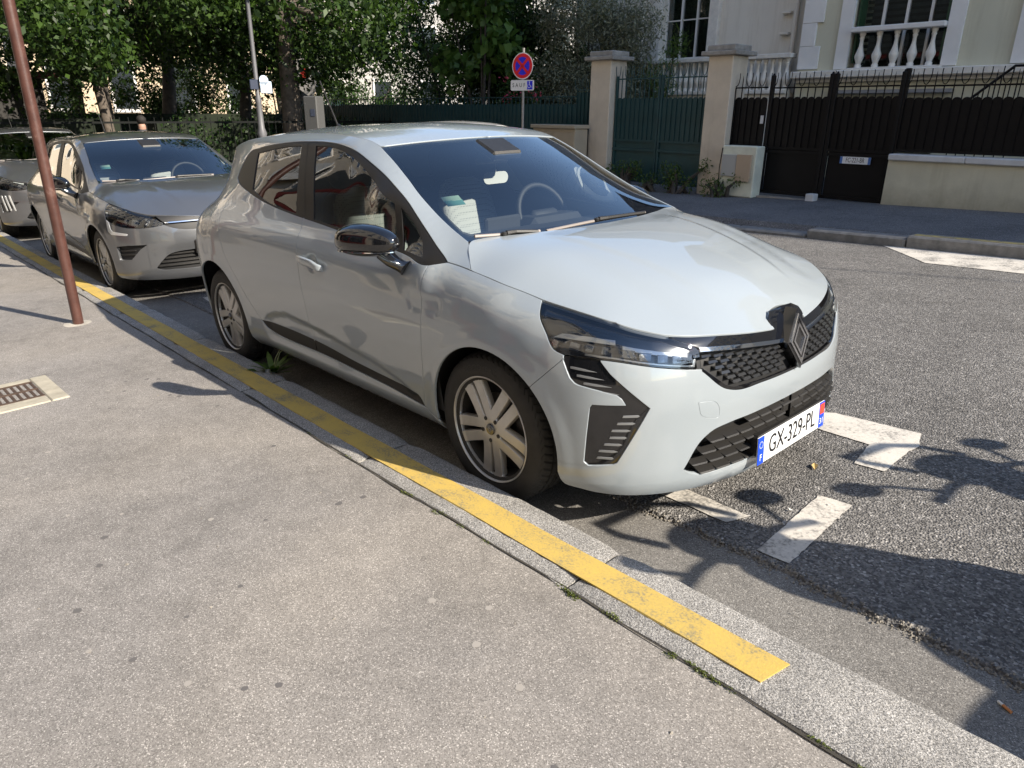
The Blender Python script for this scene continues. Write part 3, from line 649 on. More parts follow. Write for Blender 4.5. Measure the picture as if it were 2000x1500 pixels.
def plate(root, M, x, z0, txt, red=False):
    pl = empty('number_plate'); pl.parent = root; pl.location = (x, 0, z0); pl.rotation_euler = (0, math.radians(-2.2) if red else 0, 0)
    m = MB(); m.box((-.002, 0, .055), (.004, .52, .11), bev=.001); m.build('plate_sheet', M['plate_white'], pl)
    for s in (-1, 1):
        m = MB(); m.box((.0007, s*.2385, .055), (.0012, .043, .109)); m.build('plate_band', M['plate_blue'], pl)
    R = Matrix(((0, 0, 1, 0), (1, 0, 0, 0), (0, 1, 0, 0), (0, 0, 0, 1)))
    def tx(s, size, y, z, mat, xs=1.0, dx=.0014):
        o = link('lettering', text_mesh(s, size, mat, xs=xs), pl); o.matrix_local = Matrix.Translation((dx, y, z)) @ R; return o
    tx(txt, .104, .0, .055, M['ink'], .765); tx('F', .036, -.2385, .026, M['plate_white'])
    for k in range(12):
        a = 2*math.pi*k/12; m = MB(); m.lathe([(0.0001, .0022), (.0028, .0022)], 5, 'x', (0, -.2385+.0125*math.sin(a), .078+.0125*math.cos(a)), close=False); m.build('star', M['star_yellow'], pl)
    if red:
        m = MB(); m.box((.0017, .2385, .080), (.0012, .036, .044)); m.build('region_emblem', M['plate_red'], pl)
        tx('31', .036, .2385, .027, M['plate_white'])
# ---------------- parts shared by every car
def wheel_meshes(M):
    D = {}; R = .31
    prof = [(.200,-.080),(.214,-.090),(.221,-.094),(.235,-.0985),(.258,-.1015),(.276,-.099),(.291,-.091),(.301,-.079),(.3065,-.066)]
    tread = [(.3085,-.058),(.3095,-.046),(.303,-.045),(.303,-.038),(.3098,-.037),(.310,-.012),(.303,-.011),(.303,-.004),(.310,-.003)]
    pr = prof+tread; pr = pr+[(r, -h) for r, h in pr[::-1]]
    n = 232; P = []; F = []
    for i, (r, h) in enumerate(pr):
        for j in range(n):
            rr = r
            if abs(h) > .045 and abs(h) < .082 and r > .29 and j % 4 == 0: rr -= .0045
            if abs(h) <= .037 and r > .3095 and (j+int(h > 0)*2) % 8 == 0: rr -= .003
            a = 2*math.pi*(j+(abs(h)*40 if abs(h) < .09 else 0))/n; P.append((rr*math.cos(a), h, rr*math.sin(a)))
    for i in range(len(pr)-1):
        for j in range(n):
            k = (j+1) % n; F.append((i*n+j, (i+1)*n+j, (i+1)*n+k, i*n+k))
    m = MB(); m.add(P, F); D['tyre'] = m.mesh('tyre', M['rubber'], smooth=28)
    m = MB(); m.lathe([(.2125,-.086),(.208,-.070),(.190,-.04),(.185,.02),(.19,.085)], 48, 'y', close=False); m.lathe([(.185,-.015),(.03,-.02)], 48, 'y', close=False); D['rim_barrel'] = m.mesh('rim_barrel', M['dark_metal'], smooth=40)
    def f(Q):
        r = np.hypot(Q[:, 0], Q[:, 1]); y = -.085+.0072*smooth(.02, .16, r)-.004*smooth(.185, .207, r)+.004*(1-smooth(.0, .05, r))
        return np.stack([Q[:, 0], y, Q[:, 1]], -1)
    circ = lambda r, n=72, a0=0: [(r*math.cos(2*math.pi*k/n+a0), r*math.sin(2*math.pi*k/n+a0)) for k in range(n)]
    holes = []
    for k in range(5):
        a = math.radians(124+72*k)
        c, s = math.cos(a), math.sin(a); R2 = lambda x, y, c=c, s=s: (x*c-y*s, x*s+y*c)
        holes.append([R2(*p) for p in seg((.058,-.008),(.202,-.0155),(.2025,.0155),(.058,.008),(.053,0),(.058,-.008), step=.012)][:-1])
        b = a+math.radians(36); c2, s2 = math.cos(b), math.sin(b); R3 = lambda x, y, c=c2, s=s2: (x*c-y*s, x*s+y*c)
        o = [(.2035*math.cos(t), .2035*math.sin(t)) for t in np.radians(np.linspace(-20, 20, 9))]
        holes.append([R3(*p) for p in loop(seg((.084,-.004),o[0], step=.012), o, seg(o[-1],(.084,.004), step=.012), [(.081,0)])])
    m = MB(); m.lathe([(.2125,-.088),(.2130,-.0935),(.2165,-.0975),(.2200,-.0965),(.2205,-.090)], 72, 'y', close=False); D['hubcap_rim'] = m.mesh('hubcap_rim', M['hubcap'], smooth=50)
    d = panel_data(f, circ(.2135), holes, h=.014, flange=.03, gap=0, lip=.0018, sgn=1.0); D['hubcap'] = mesh('hubcap', d[0], d[1], M['hubcap'], N=d[2])
    m = MB(); m.lathe([(.0001,-.089),(.022,-.089),(.0235,-.086)], 28, 'y', close=False); D['hubcap_centre'] = m.mesh('hubcap_centre', M['gloss_black'], smooth=40)
    m = MB(); fr = lambda a, b, d: (a, -.0895-d, b); rr = lambda w, h: [(0, h), (w, 0), (0, -h), (-w, 0)]
    for w, h in ((.0115, .016), (.0065, .009)):
        o, i = rr(w, h), rr(w-.0022, h-.003)
        for a in range(4): m.prism([o[a], o[(a+1) % 4], i[(a+1) % 4], i[a]], 0, .0006, fr)
    D['centre_emblem'] = m.mesh('centre_emblem', pm('emblem_grey', (.30, .30, .30), .4))
    m = MB(); m.lathe([(.0085,-.0868),(.0085,-.06)], 10, 'y', close=True); D['wheel_bolt'] = m.mesh('wheel_bolt', M['trim_black'])
    m = MB(); m.lathe([(.03,-.03),(.135,-.03),(.135,-.012),(.03,-.012)], 40, 'y', close=False); D['brake_disc'] = m.mesh('brake_disc', M['brake'], smooth=30)
    me = text_mesh('GOODYEAR', .032, M['rubber_letter'], xs=1.15, extrude=.0004)
    for v in me.vertices:
        a = -v.co.x/.256+math.radians(97); r = .256+v.co.y; v.co = (r*math.cos(a), -.1021-(v.co.z)*.8, r*math.sin(a))
    D['tyre_lettering'] = me
    return D
def mirror_mesh(mb):
    """door mirror: shell with lower dark part, chrome line, stalk"""
    P = []; F = []; nu, nv = 22, 14
    for i in range(nv+1):
        a = -math.pi/2+math.pi*i/nv
        for j in range(nu):
            b = 2*math.pi*j/nu; cx, cy, cz = math.cos(a)*math.cos(b), math.sin(a), math.cos(a)*math.sin(b)
            sg = lambda v, e: math.copysign(abs(v)**e, v)
            P.append((sg(cx, .85)*(.068 if cx > 0 else .040), sg(cy, .80)*.158, sg(cz, .82)*(.074 if cz > 0 else .060)*(1-.20*max(0, cy))))
    for i in range(nv):
        for j in range(nu): k = (j+1) % nu; F.append((i*nu+j, i*nu+k, (i+1)*nu+k, (i+1)*nu+j))
    return P, F

# ---------------- older-style fronts of the two grey cars behind
def front_grey(root, M, claws=False):
    paint = M['paint']
    lbot = [(.39,.712),(.46,.690),(.56,.668),(.70,.655),(.82,.657),(.925,.672)]
    ltop = [(.226,.853),(.356,.836),(.552,.811),(.701,.780),(.784,.762),(.86,.732),(.925,.690)]
    gbot = [(.925,.672),(1.0,.640),(1.08,.622),(1.25,.615),(SMAX,.613)]
    cs = [(.352,.728),(.392,.628),(.428,.603),(.60,.595),(.613,.606),(.60,.615),(.452,.632),(.425,.655),(.402,.706)]
    vent = [(.470,.50),(.60,.512),(.76,.512),(.70,.475),(.625,.405),(.60,.385),(.475,.385)]
    lo = [(.80,.300),(.86,.365),(.93,.418),(1.0,.434),(1.1,.440),(SMAX,.442)]; lob = [(.80,.300),(.84,.286),(.95,.280),(SMAX,.278)]
    vents = [seg(*vent, vent[0])[:-1]]
    top = [(.398,.693),(.402,.706)]+[p for p in cr(lbot)]
    bump = loop(seg((.398,.693),(.275,.577)), arch(*FA, 47.5, -6), cr(BBOT), seg((SMAX,.186),(SMAX,.278)), cr(lob[::-1]), cr(lo), seg((SMAX,.442),(SMAX,.613)), cr(gbot[::-1]), cr(lbot[::-1]), seg((.39,.712),(.398,.693)))
    pm_d('front_bumper', whalf(bump, vents, h=.03, flange=.03), paint, root)
    for sd in (0, 1):
        mir = (lambda d: mirrored(d)) if sd else (lambda d: d)
        hp = loop(cr(ltop), cr(lbot[::-1]), seg((.39,.712),(.356,.718)), cr([(.356,.718),(.309,.765),(.261,.809),(.226,.853)]))
        hl = pm_d('headlight', mir(panel_data(WM, hp, h=.03, flange=.04, depth=.03)), M['lamp_dark'], root)
        pm_d('lens_cover', mir(panel_data(WM, hp, h=.03, flange=.004, depth=.001, gap=.003)), M['lamp_glass'], hl)
        for s0, w in ((.40, .045), (.47, .05), (.57, .075), (.68, .075), (.79, .05)):
            b = zl(lbot, s0)+.012; pm_d('lens', mir(panel_data(Wm(-.014), loop(seg((s0-w/2, b), (s0+w/2-.01, b), (s0+w/2, b+.055), (s0-w/2+.01, b+.06), (s0-w/2, b), step=.012)), h=.02, flange=.012)), M['lamp_lens'], hl)
        if claws:
            vt = pm_d('side_panel', mir(panel_data(WM, vents[0], h=.03, depth=.012, flange=0, gap=-.004)), M['gloss_black'], root)
            for k in range(3):
                a = .515+.06*k; pm_d('light_claw', mir(panel_data(Wm(.004), loop(seg((a,.60),(a+.025,.60),(a+.065,.40),(a+.045,.40),(a,.60), step=.02)), h=.03, flange=.008)), M['lamp_white'], vt)
        else:
            pm_d('daytime_light', mir(panel_data(Wm(.003), loop(seg(*cs, cs[0])), h=.02, flange=.008)), M['lamp_white'], root)
            vt = pm_d('side_vent', mir(panel_data(WM, vents[0], h=.03, depth=.03, flange=0, gap=-.006)), M['grille_black'], root)
            for z in (.42, .455): pm_d('vent_bar', mir(panel_data(Wm(-.018), loop(seg((.485, z),(.65, z+.004),(.65, z+.015),(.485, z+.011),(.485, z), step=.03)), h=.03, flange=.01)), M['trim_black'], vt)
    ntop = [(s, zl(HFRONT, s)-.001) for s in np.linspace(SMAX, .86, 14)]
    pm_d('nose_panel', whalf(loop([(s, .690) for s in np.linspace(.93, SMAX, 12)], ntop), h=.03, flange=.012, depth=.006), M['grille_black'], root)
    pm_d('chrome_strip', whalf(loop([(s, .683) for s in np.linspace(.935, SMAX, 10)], [(s, .694) for s in np.linspace(SMAX, .935, 10)]), h=.03, flange=.01, depth=-.004), M['chrome'], root)
    pm_d('grille', whalf(loop([(s, .682) for s in np.linspace(.93, SMAX, 12)], cr(gbot[::-1])), h=.03, depth=.02, flange=0, gap=-.003), M['grille_black'], root)
    lg = pm_d('lower_grille', whalf(loop(cr(lo[::-1]), cr(lob)), h=.03, depth=.04, flange=0, gap=-.004), M['grille_black'], root)
    for z in (.312, .345, .378, .41):
        s0 = float(np.interp(z, [p[1] for p in lo], [p[0] for p in lo]))+.01
        pm_d('grille_bar', whalf(loop([(s, z) for s in np.linspace(s0, SMAX, 10)], [(s, z+.012) for s in np.linspace(SMAX, s0, 10)]), h=.03, depth=.018, flange=.014, gap=.0005), M['trim_black'], lg)
    m = MB(); fr = lambda a, b, d: (.790+d, a, b); m.prism([(0, .745), (.065, .655), (0, .565), (-.065, .655)], -.02, .014, fr); m.build('badge', M['chrome'], root)
    m = MB(); m.box((.775, 0, .46), (.06, .54, .13), bev=.01); m.build('plate_holder', M['trim_black'], root)
def car_materials(paint_name, paint_col, metal=0.0, rough=.30):
    t = NT(paint_name); t.set(color=t.ramp(t.noise(900, 2, .5), [(.3, tuple(c*.94 for c in paint_col)), (.7, tuple(min(1, c*1.05) for c in paint_col))]), metal=metal, rough=rough, coat=1.0, coatr=.012)
    t.b.inputs['Coat IOR'].default_value = 1.7
    M = dict(paint=t.m)
    M['gloss_black'] = pm('gloss_black', (.006, .006, .007), .08, coat=1.0)
    M['trim_black'] = pm('trim_black', (.017, .016, .015), .48, var=.2, vscale=30, bump=.12, bscale=500)
    M['frame_black'] = pm('frame_black', (.014, .0125, .011), .42, spec=.3)
    M['grille_black'] = pm('grille_black', (.008, .008, .009), .55)
    M['tile'] = pm('tile_satin', (.035, .036, .038), .22, metal=.4, coat=.6)
    M['chrome'] = pm('chrome', (.78, .78, .79), .07, metal=1.0)
    M['lamp_dark'] = pm('lamp_dark', (.012, .012, .014), .22, coat=.6)
    M['lamp_blue'] = pm('lamp_blue', (.02, .03, .06), .2, coat=.6)
    M['lamp_white'] = pm('lamp_white', (.72, .73, .73), .22, metal=.55)
    M['lamp_lens'] = pm('lamp_lens', (.20, .21, .22), .12, metal=.75, coat=1.0, var=.45, vscale=60)
    M['lamp_bar'] = pm('lamp_bar', (.17, .175, .18), .25, coat=.6)
    M['lamp_red'] = pm('lamp_red', (.25, .01, .01), .12, coat=1.0)
    M['lamp_glass'] = MATS.get('lamp_glass') or glass('lamp_glass', (.90, .92, .94), 1.6)
    M['wind_glass'] = MATS.get('wind_glass') or glass('wind_glass', (.86, .91, .90), 1.55, gain=2.5)
    M['side_glass'] = MATS.get('side_glass') or glass('side_glass', (.52, .58, .56), 1.5, gain=1.7)
    M['plate_white'] = pm('plate_white', (.74, .75, .76), .35); M['plate_blue'] = pm('plate_blue', (.01, .06, .55), .35); M['plate_red'] = pm('plate_red', (.62, .06, .03), .4)
    M['ink'] = pm('plate_ink', (.012, .012, .014), .4); M['star_yellow'] = pm('star_pale', (.45, .50, .62), .4)
    M['rubber'] = pm('tyre_rubber', (.020, .019, .018), .72, var=.25, vscale=25, bump=.06, bscale=160); M['rubber_letter'] = pm('tyre_letter', (.026, .025, .024), .6)
    M['dark_metal'] = pm('dark_metal', (.025, .024, .024), .55, metal=.5); M['brake'] = pm('brake_metal', (.18, .17, .16), .4, metal=.9)
    M['hubcap'] = pm('hubcap_silver', (.50, .49, .475), .34, metal=.5, var=.12, vscale=9, coat=.25, coatr=.25)
    M['seat_dark'] = pm('seat_dark', (.02, .021, .025), .85, var=.2, vscale=80)
    M['dash'] = pm('dash_dark', (.030, .031, .034), .6, bump=.1, bscale=400); M['lining'] = pm('lining_pale', (.42, .42, .40), .9)
    if 'seat_pale' not in MATS:
        q = NT('seat_pale'); v = q.voro(85, rnd=0.0); q.set(color=q.ramp(v, [(.20, (.22, .225, .23)), (.36, (.50, .51, .50))]), rough=.85); MATS['seat_pale'] = q.m
    M['seat_pale'] = MATS['seat_pale']
    return M
_BODY = {}
def build_car(name, x0, y0, label, M, front, DB, group=None, rz=0.0, detail=True, sc=(1, 1, 1), mirror_black=True, antenna=True):
    root = empty(name, (x0, y0, 0), rz); root.scale = sc; tag(root, label, 'car', group)
    def part(n, k, mat, parent=root):
        d = DB[k]; key = (k, mat.name)
        if key not in _BODY: _BODY[key] = mesh(n, d[0], d[1], mat, N=d[2])
        return link(n, _BODY[key], parent)
    P = M['paint']
    for sf in ('', '*'):
        bs = part('body_side', 'body_side'+sf, P); part('fuel_flap', 'fuel_flap'+sf, P, bs)
        fd = part('front_door', 'front_door'+sf, P); rd = part('rear_door', 'rear_door'+sf, P)
        part('door_trim', 'front_trim'+sf, M['frame_black'], fd); part('door_trim', 'rear_trim'+sf, M['frame_black'], rd)
        part('front_fender', 'front_fender'+sf, P)
        wf = part('window_frame', 'window_frame'+sf, M['frame_black']); part('shut_line_shade', 'seams'+sf, M['grille_black'], bs); part('pillar_seam', 'pillar_gap'+sf, M['grille_black'], wf)  # shut-line strips: dark backing, the shade of the panel gaps put in as colour
        for g in ('rear_side_glass', 'front_side_glass', 'quarter_glass'): part('side_window', g+sf, M['side_glass'])
        # front door handle
        h = MB(); fl = 1 if not sf else -1
        pts = [Wp([(s, z)])[0]*([1, fl, 1])-np.array([0, fl*o, 0]) for s, z, o in ((-1.405,.828,.004),(-1.385,.832,.022),(-1.33,.832,.034),(-1.25,.823,.034),(-1.185,.813,.026),(-1.165,.808,.008))]
        P2 = []; F2 = []; n = 12
        for i, p in enumerate(pts):
            hh = (.017, .019, .020, .020, .019, .014)[i]; tt = (.006, .009, .010, .010, .009, .005)[i]
            for j in range(n):
                a = 2*math.pi*j/n; P2.append((p[0], p[1]+tt*math.copysign(abs(math.cos(a))**.7, math.cos(a)), p[2]+hh*math.copysign(abs(math.sin(a))**.7, math.sin(a))))
        for i in range(len(pts)-1):
            for j in range(n): F2.append((i*n+j, i*n+(j+1) % n, (i+1)*n+(j+1) % n, (i+1)*n+j))
        F2 += [tuple(range(n)), tuple(range((len(pts)-1)*n, len(pts)*n))]; h.add(P2, F2); h.build('door_handle', P, fd, smooth=50)
        # mirror
        mr = empty('side_mirror'); mr.parent = root; mr.location = (-.60 if fl > 0 else -.74, -(.955 if fl > 0 else .925)*fl, 1.002); mr.rotation_euler = (0, 0, math.radians(-70)*fl)
        V, F = mirror_mesh(None); up = MB(); V = [(a, b*fl, c) for a, b, c in V]
        up.add(V, F); o = up.build('mirror_shell', M['gloss_black'] if mirror_black else P, mr, smooth=60)
        lo = MB(); lo.box((-.036, 0, .0), (.012, .19, .075), bev=.005); lo.build('mirror_glass', M['chrome'], mr)
        cl = MB(); arc = [(.066*max(0, math.cos(a))**.8, -.146*fl*math.sin(a), -.034-.003*math.sin(a)) for a in np.linspace(-1.35, 1.35, 15)]
        cl.tube(arc, .0032, 6); cl.build('mirror_line', M['chrome'], mr, smooth=40)
        st = MB(); a = np.array([.0, .085*fl, -.046]); b = np.array([-.075, .135*fl, -.112])
        pr = []
        for t, w, hh in ((0, .060, .016), (.35, .050, .020), (.75, .040, .024), (1.0, .046, .034)):
            c = a+(b-a)*t+np.array([0, 0, -.012*math.sin(t*3.1)])
            pr.append([(c[0]+w*math.cos(q)*.9, c[1]+hh*.6*math.sin(q)*fl, c[2]+hh*math.sin(q)*.9) for q in np.linspace(0, 2*math.pi, 13)[:-1]])
        st.add(sum(pr, []), [(i*12+j, i*12+(j+1) % 12, (i+1)*12+(j+1) % 12, (i+1)*12+j) for i in range(3) for j in range(12)]+[tuple(range(36, 48))]); st.build('mirror_stalk', M['gloss_black'], mr, smooth=50)
    part('rear_bumper', 'rear_bumper', P); part('tailgate', 'tailgate', P); part('roof', 'roof', P); part('hood', 'hood', P)
    ws = part('windshield', 'windshield', M['wind_glass']); part('windshield_border', 'frit', M['gloss_black'], ws)
    # tail lamps
    for fl in (1, -1):
        d = panel_data(Wm(.004), loop(seg((-2.98,.945),(-2.99,.80),(-3.25,.80),(-3.25,.945),(-2.98,.945), step=.03)), h=.04, flange=.004); d = d if fl > 0 else mirrored(d)
        pm_d('tail_lamp', d, M['lamp_red'], root)
    # cowl, underbody, wheel wells
    m = MB(); m.add([(-.42,-.68,.945),(-.42,.68,.945),(-.08,.60,.945),(-.08,-.60,.945)], [(0,3,2,1)]); m.build('cowl', M['trim_black'], root)
    m = MB(); m.box((-1.29, 0, .215), (3.6, 1.36, .05)); m.box((-1.28, 0, .24), (1.75, 1.56, .04)); m.box((.25, 0, .25), (.6, .9, .05)); m.build('underbody', M['grille_black'], root)
    for cx, R in ((.03, .385), (-2.575, .40)):
        for fl in (1, -1):
            m = MB(); A = np.radians(np.linspace(-14, 194, 26)); pts = [(cx+R*math.cos(a), .31+R*math.sin(a)) for a in A]
            V = [(x, fl*min(-.60, float(Wm(-.03)(np.array([[x if x < .2 else x*1.02, max(.14, z)]]))[0, 1])), z) for x, z in pts]+[(x, -.52*fl, z) for x, z in pts]; k = len(pts)
            m.add(V, [(i, i+1, i+1+k, i+k) for i in range(k-1)]+[tuple(range(k, 2*k))]); m.build('wheel_well', M['grille_black'], root, smooth=40)
    WD = M['wheels']
    for cx in (0.0, -2.583):
        for fl in (1, -1):
            w = empty('wheel'); w.parent = root; w.location = (cx-.006, -.752*fl, .31); w.rotation_euler = (0, 0, 0 if fl > 0 else math.pi)
            for k in ('tyre', 'rim_barrel', 'hubcap', 'hubcap_rim', 'hubcap_centre', 'brake_disc') + (('centre_emblem', 'tyre_lettering') if detail else ()): link(k, WD[k], w)
            for k in range(5): a = math.radians(124+72*k); o = link('wheel_bolt', WD['wheel_bolt'], w); o.location = (.048*math.cos(a), 0, .048*math.sin(a))
    front(root, M)
    # wipers
    for pts in ([(-.268,-.658,1.018),(-.240,-.50,1.011),(-.214,-.344,1.007)], [(-.204,-.314,1.004),(-.205,.02,1.012),(-.216,.374,1.010)]):
        wp = empty('wiper'); wp.parent = root; q = cr(pts, .03); q = [tuple(p) for p in q]
        m = MB(); m.tube(q, .007, 6); m.build('wiper_blade', M['wiper'], wp)
        m = MB(); n = len(q)//2; a = Vector(q[n]); m.tube([a+Vector((.012, -.02, .008)), a+Vector((.016, .03, .008)), Vector(q[-1])+Vector((.020, -.03, .004))], [.011, .009, .008], 6); m.box(tuple(a+Vector((.008, -.01, .006))), (.02, .06, .016), bev=.004); m.build('wiper_arm', M['trim_black'], wp)
    if antenna:
        m = MB(); m.tube([(-2.40, 0, 1.435), (-2.43, 0, 1.452)], [.016, .010], 8); m.tube([(-2.43, 0, 1.452), (-2.60, 0, 1.725)], [.0055, .004], 6); m.build('antenna', M['trim_black'], root)
    # interior
    it = empty('interior'); it.parent = root
    m = MB(); m.box((-.62, 0, .82), (.46, 1.36, .22), bev=.06); m.box((-.86, .36, .90), (.20, .42, .12), bev=.04); m.box((-.38, 0, .90), (.42, 1.30, .07), bev=.03); m.box((-.82, -.02, .93), (.03, .24, .12), bev=.01); m.build('dashboard', M['dash'], it)
    m = MB(); A = np.linspace(0, 2*math.pi, 33); q = Matrix.Rotation(math.radians(-24), 3, 'Y')
    m.tube([tuple(Vector((-.90, .36, .945))+q @ Vector((0, .178*math.cos(a), .178*math.sin(a)))) for a in A], .0145, 8, cap=False); m.box((-.89, .36, .94), (.05, .20, .09), rot=q, bev=.02); m.build('steering_wheel', M['dash'], it, smooth=50)
    tilt = Matrix.Rotation(math.radians(-17), 3, 'Y')
    for y in (-.355, .355):
        m = MB(); sell(m, (-1.36, y, .52), (.27, .25, .09), .5, .45); sell(m, (-1.60, y, .80), (.075, .235, .335), .5, .55, tilt); sell(m, (-1.36, y-.21, .56), (.25, .05, .09), .6, .6); sell(m, (-1.36, y+.21, .56), (.25, .05, .09), .6, .6)
        o = m.build('front_seat', M['seat_dark'], it, smooth=60)
        m = MB(); sell(m, (-1.555, y, .84), (.075, .205, .30), .6, .5, tilt); sell(m, (-1.33, y, .565), (.22, .15, .065), .5, .5); m.build('seat_panel', M['seat_pale'], it, smooth=60)
        m = MB(); sell(m, (-1.73, y, 1.215), (.06, .135, .105), .6, .6, tilt); m.tube([(-1.70, y-.05, 1.05), (-1.725, y-.05, 1.16)], .008, 6); m.tube([(-1.70, y+.05, 1.05), (-1.725, y+.05, 1.16)], .008, 6); m.build('headrest', M['seat_dark'], it, smooth=60)
    m = MB(); sell(m, (-2.22, 0, .55), (.26, .60, .10), .5, .3); sell(m, (-2.50, 0, .84), (.08, .60, .32), .5, .3, tilt)
    for y in (-.35, 0, .35): sell(m, (-2.62, y, 1.20), (.05, .13, .08), .6, .6)
    m.build('rear_bench', M['seat_dark'], it, smooth=60)
    d = panel_data(lambda Q: ROOF(Q)-np.array([0, 0, .035]), rect(.02, -.545, 1.78, .545, .06), h=.09, flange=0, sgn=-1); pm_d('headliner', d, M['lining'], it)
    for fl in (1, -1):
        f2 = Wm(-.03)
        L = [loop(seg((-2.0,.30),(-.30,.30),(-.30,.91),(-2.45,1.10),(-2.45,.80),(-2.0,.30), step=.06)), loop(seg((-1.64,1.37),(-1.45,1.0),(-1.58,1.0),(-1.80,1.37),(-1.64,1.37), step=.06)), loop(seg((-1.04,1.34),(-.33,.97),(-.45,.965),(-1.10,1.30),(-1.04,1.34), step=.04)), loop(seg((-2.22,1.35),(-2.15,1.10),(-2.9,1.05),(-2.72,1.32),(-2.22,1.35), step=.06))]
        for k, l in enumerate(L):
            d = panel_data(f2, l, h=.08, flange=0); d = (d if fl > 0 else mirrored(d)); pm_d('inner_panel', d, M['dash'] if k in (0,) else M['lining'], it)
    m = MB(); m.box((-1.3, 0, .34), (2.6, 1.5, .04)); m.build('floor_pan', M['grille_black'], it)
    m = MB(); m.box((-.86, 0, 1.315), (.17, .20, .05), rot=Matrix.Rotation(math.radians(24), 3, 'Y'), bev=.015); m.box((-.93, .02, 1.275), (.03, .22, .065), bev=.012); m.build('inner_mirror', M['trim_black'], it)
    if detail:
        m = MB(); m.tube([(-.95, .06, 1.25), (-.95, .06, 1.20)], .002, 5); m.prism(loop([(.055+.03*math.cos(t), .03*math.sin(t)) for t in np.linspace(-1.57, 1.57, 8)], [(-.055+.03*math.cos(t), .03*math.sin(t)) for t in np.linspace(1.57, 4.71, 8)]), -.001, .001, lambda a, b, d: (-.95+d, .06+a, 1.17+b)); m.build('hanging_tag', pm('tag_white', (.7, .7, .68), .6), it)
    return root
MP = car_materials('paint_pale_grey', (.300, .337, .365), 0.0, .35); MG = car_materials('paint_silver', (.145, .15, .158), .6, .30); MG2 = car_materials('paint_grey', (.16, .163, .17), .7, .34); MW = car_materials('paint_white', (.70, .70, .69))
# ================================================================ the street
def asphalt(name, lo, hi, grain=260, speck=0.10, bump=.5, bd=.004, big=1.2, warm=None, cell=None):
    t = NT(name); co = t.coord()
    g = t.voro(grain, out='Color'); sep = t.add('SeparateColor'); t.link(g, sep.inputs[0])
    v = t.ramp(sep.outputs[0], [(0.0, tuple(c*.62 for c in lo)), (.35, lo), (.75, hi), (1-speck, tuple(min(1, c*1.25) for c in hi)), (1-speck*.35, tuple(min(1, c*1.9) for c in hi))])
    n = t.noise(big, 5, .6); m = t.noise(9, 4, .65); k = t.math('ADD', t.math('MULTIPLY', n, .6), t.math('MULTIPLY', m, .4))
    v = t.mix(1.0, v, t.ramp(k, [(.32, .72), (.5, 1.0), (.68, 1.22)]), 'MULTIPLY')
    # old gum and oil spots
    sp = t.ramp(t.voro(1.9), [(.02, .55), (.045, 1.0)]); v = t.mix(1.0, v, sp, 'MULTIPLY')
    sp2 = t.ramp(t.noise(3.1, 6, .75, dist=.6), [(.66, 1.0), (.74, .78)]); v = t.mix(1.0, v, sp2, 'MULTIPLY')
    if warm: v = t.mix(t.ramp(t.noise(.55, 4, .5), [(.42, 0.0), (.6, .55)]), v, t.mix(1.0, v, warm, 'MULTIPLY'))
    t.set(color=v, rough=.88, spec=.25)
    d = t.voro(cell or grain*.8); h = t.math('ADD', t.math('MULTIPLY', d, 1.0), t.math('MULTIPLY', t.noise(30, 3), .6)); t.bump(h, bump, bd); return t.m
M_ROAD = asphalt('road_asphalt', (.115, .111, .108), (.185, .178, .170), grain=130, speck=.08, bump=.75, bd=.008, cell=120)
M_GUT = asphalt('gutter_asphalt', (.150, .143, .134), (.205, .196, .183), grain=330, speck=.05, bump=.3, bd=.003)
M_PAVE = asphalt('pavement_asphalt', (.222, .208, .195), (.262, .247, .232), grain=360, speck=.07, bump=.22, bd=.0018, warm=(1.10, 1.06, .98))
M_PAVE2 = asphalt('far_pavement_asphalt', (.105, .102, .104), (.170, .166, .168), grain=200, speck=.08, bump=.4, bd=.004)
def granite():
    t = NT('kerb_granite'); a = t.voro(420, out='Color'); s = t.add('SeparateColor'); t.link(a, s.inputs[0])
    v = t.ramp(s.outputs[0], [(0, (.09, .088, .085)), (.3, (.22, .211, .198)), (.7, (.34, .327, .306)), (1, (.55, .53, .50))])
    v = t.mix(1.0, v, t.ramp(t.noise(5, 5, .6), [(.3, .78), (.7, 1.15)]), 'MULTIPLY'); t.set(color=v, rough=.8, spec=.3)
    t.bump(t.math('ADD', t.noise(160, 3), t.math('MULTIPLY', t.noise(22, 4), 1.4)), .6, .005); return t.m
M_GRAN = granite()
def worn_paint(name, col, dirt, wear=.60, scale=7, fine=90):
    t = NT(name); n = t.noise(scale, 6, .7, dist=.4); f = t.noise(fine, 3, .6)
    k = t.math('ADD', t.math('MULTIPLY', n, .62), t.math('MULTIPLY', f, .38)); v = t.ramp(k, [(wear-.09, col), (wear+.01, tuple(a*.78+b*.22 for a, b in zip(col, dirt))), (wear+.10, dirt)])
    t.set(color=v, rough=.75, spec=.3); t.bump(t.noise(140, 3), .25, .003); return t.m
M_YEL = worn_paint('kerb_yellow', (.555, .39, .10), (.25, .215, .13), wear=.525, scale=6, fine=120)
M_WHITE = worn_paint('road_white', (.60, .565, .51), (.22, .21, .195), wear=.50, scale=4, fine=70)
def sheet(name, poly, z, mat, **p):
    me = mesh(name, [(x, y, z) for x, y in poly], [tuple(range(len(poly)))], mat); bm = bmesh.new(); bm.from_mesh(me); bmesh.ops.recalc_face_normals(bm, faces=bm.faces)
    if bm.faces[:][0].normal.z < 0: bmesh.ops.reverse_faces(bm, faces=bm.faces)
    bm.to_mesh(me); bm.free(); return link(name, me, **p)
sheet('ground', [(-900, -900), (900, -900), (900, 900), (-900, 900)], -.03, pm('earth', (.13, .125, .115), .95, var=.2, vscale=.2), kind='structure')
sheet('gutter', [(-60, -.95), (40, -.95), (40, -.40), (-60, -.40)], 0.0, M_GUT, kind='structure')
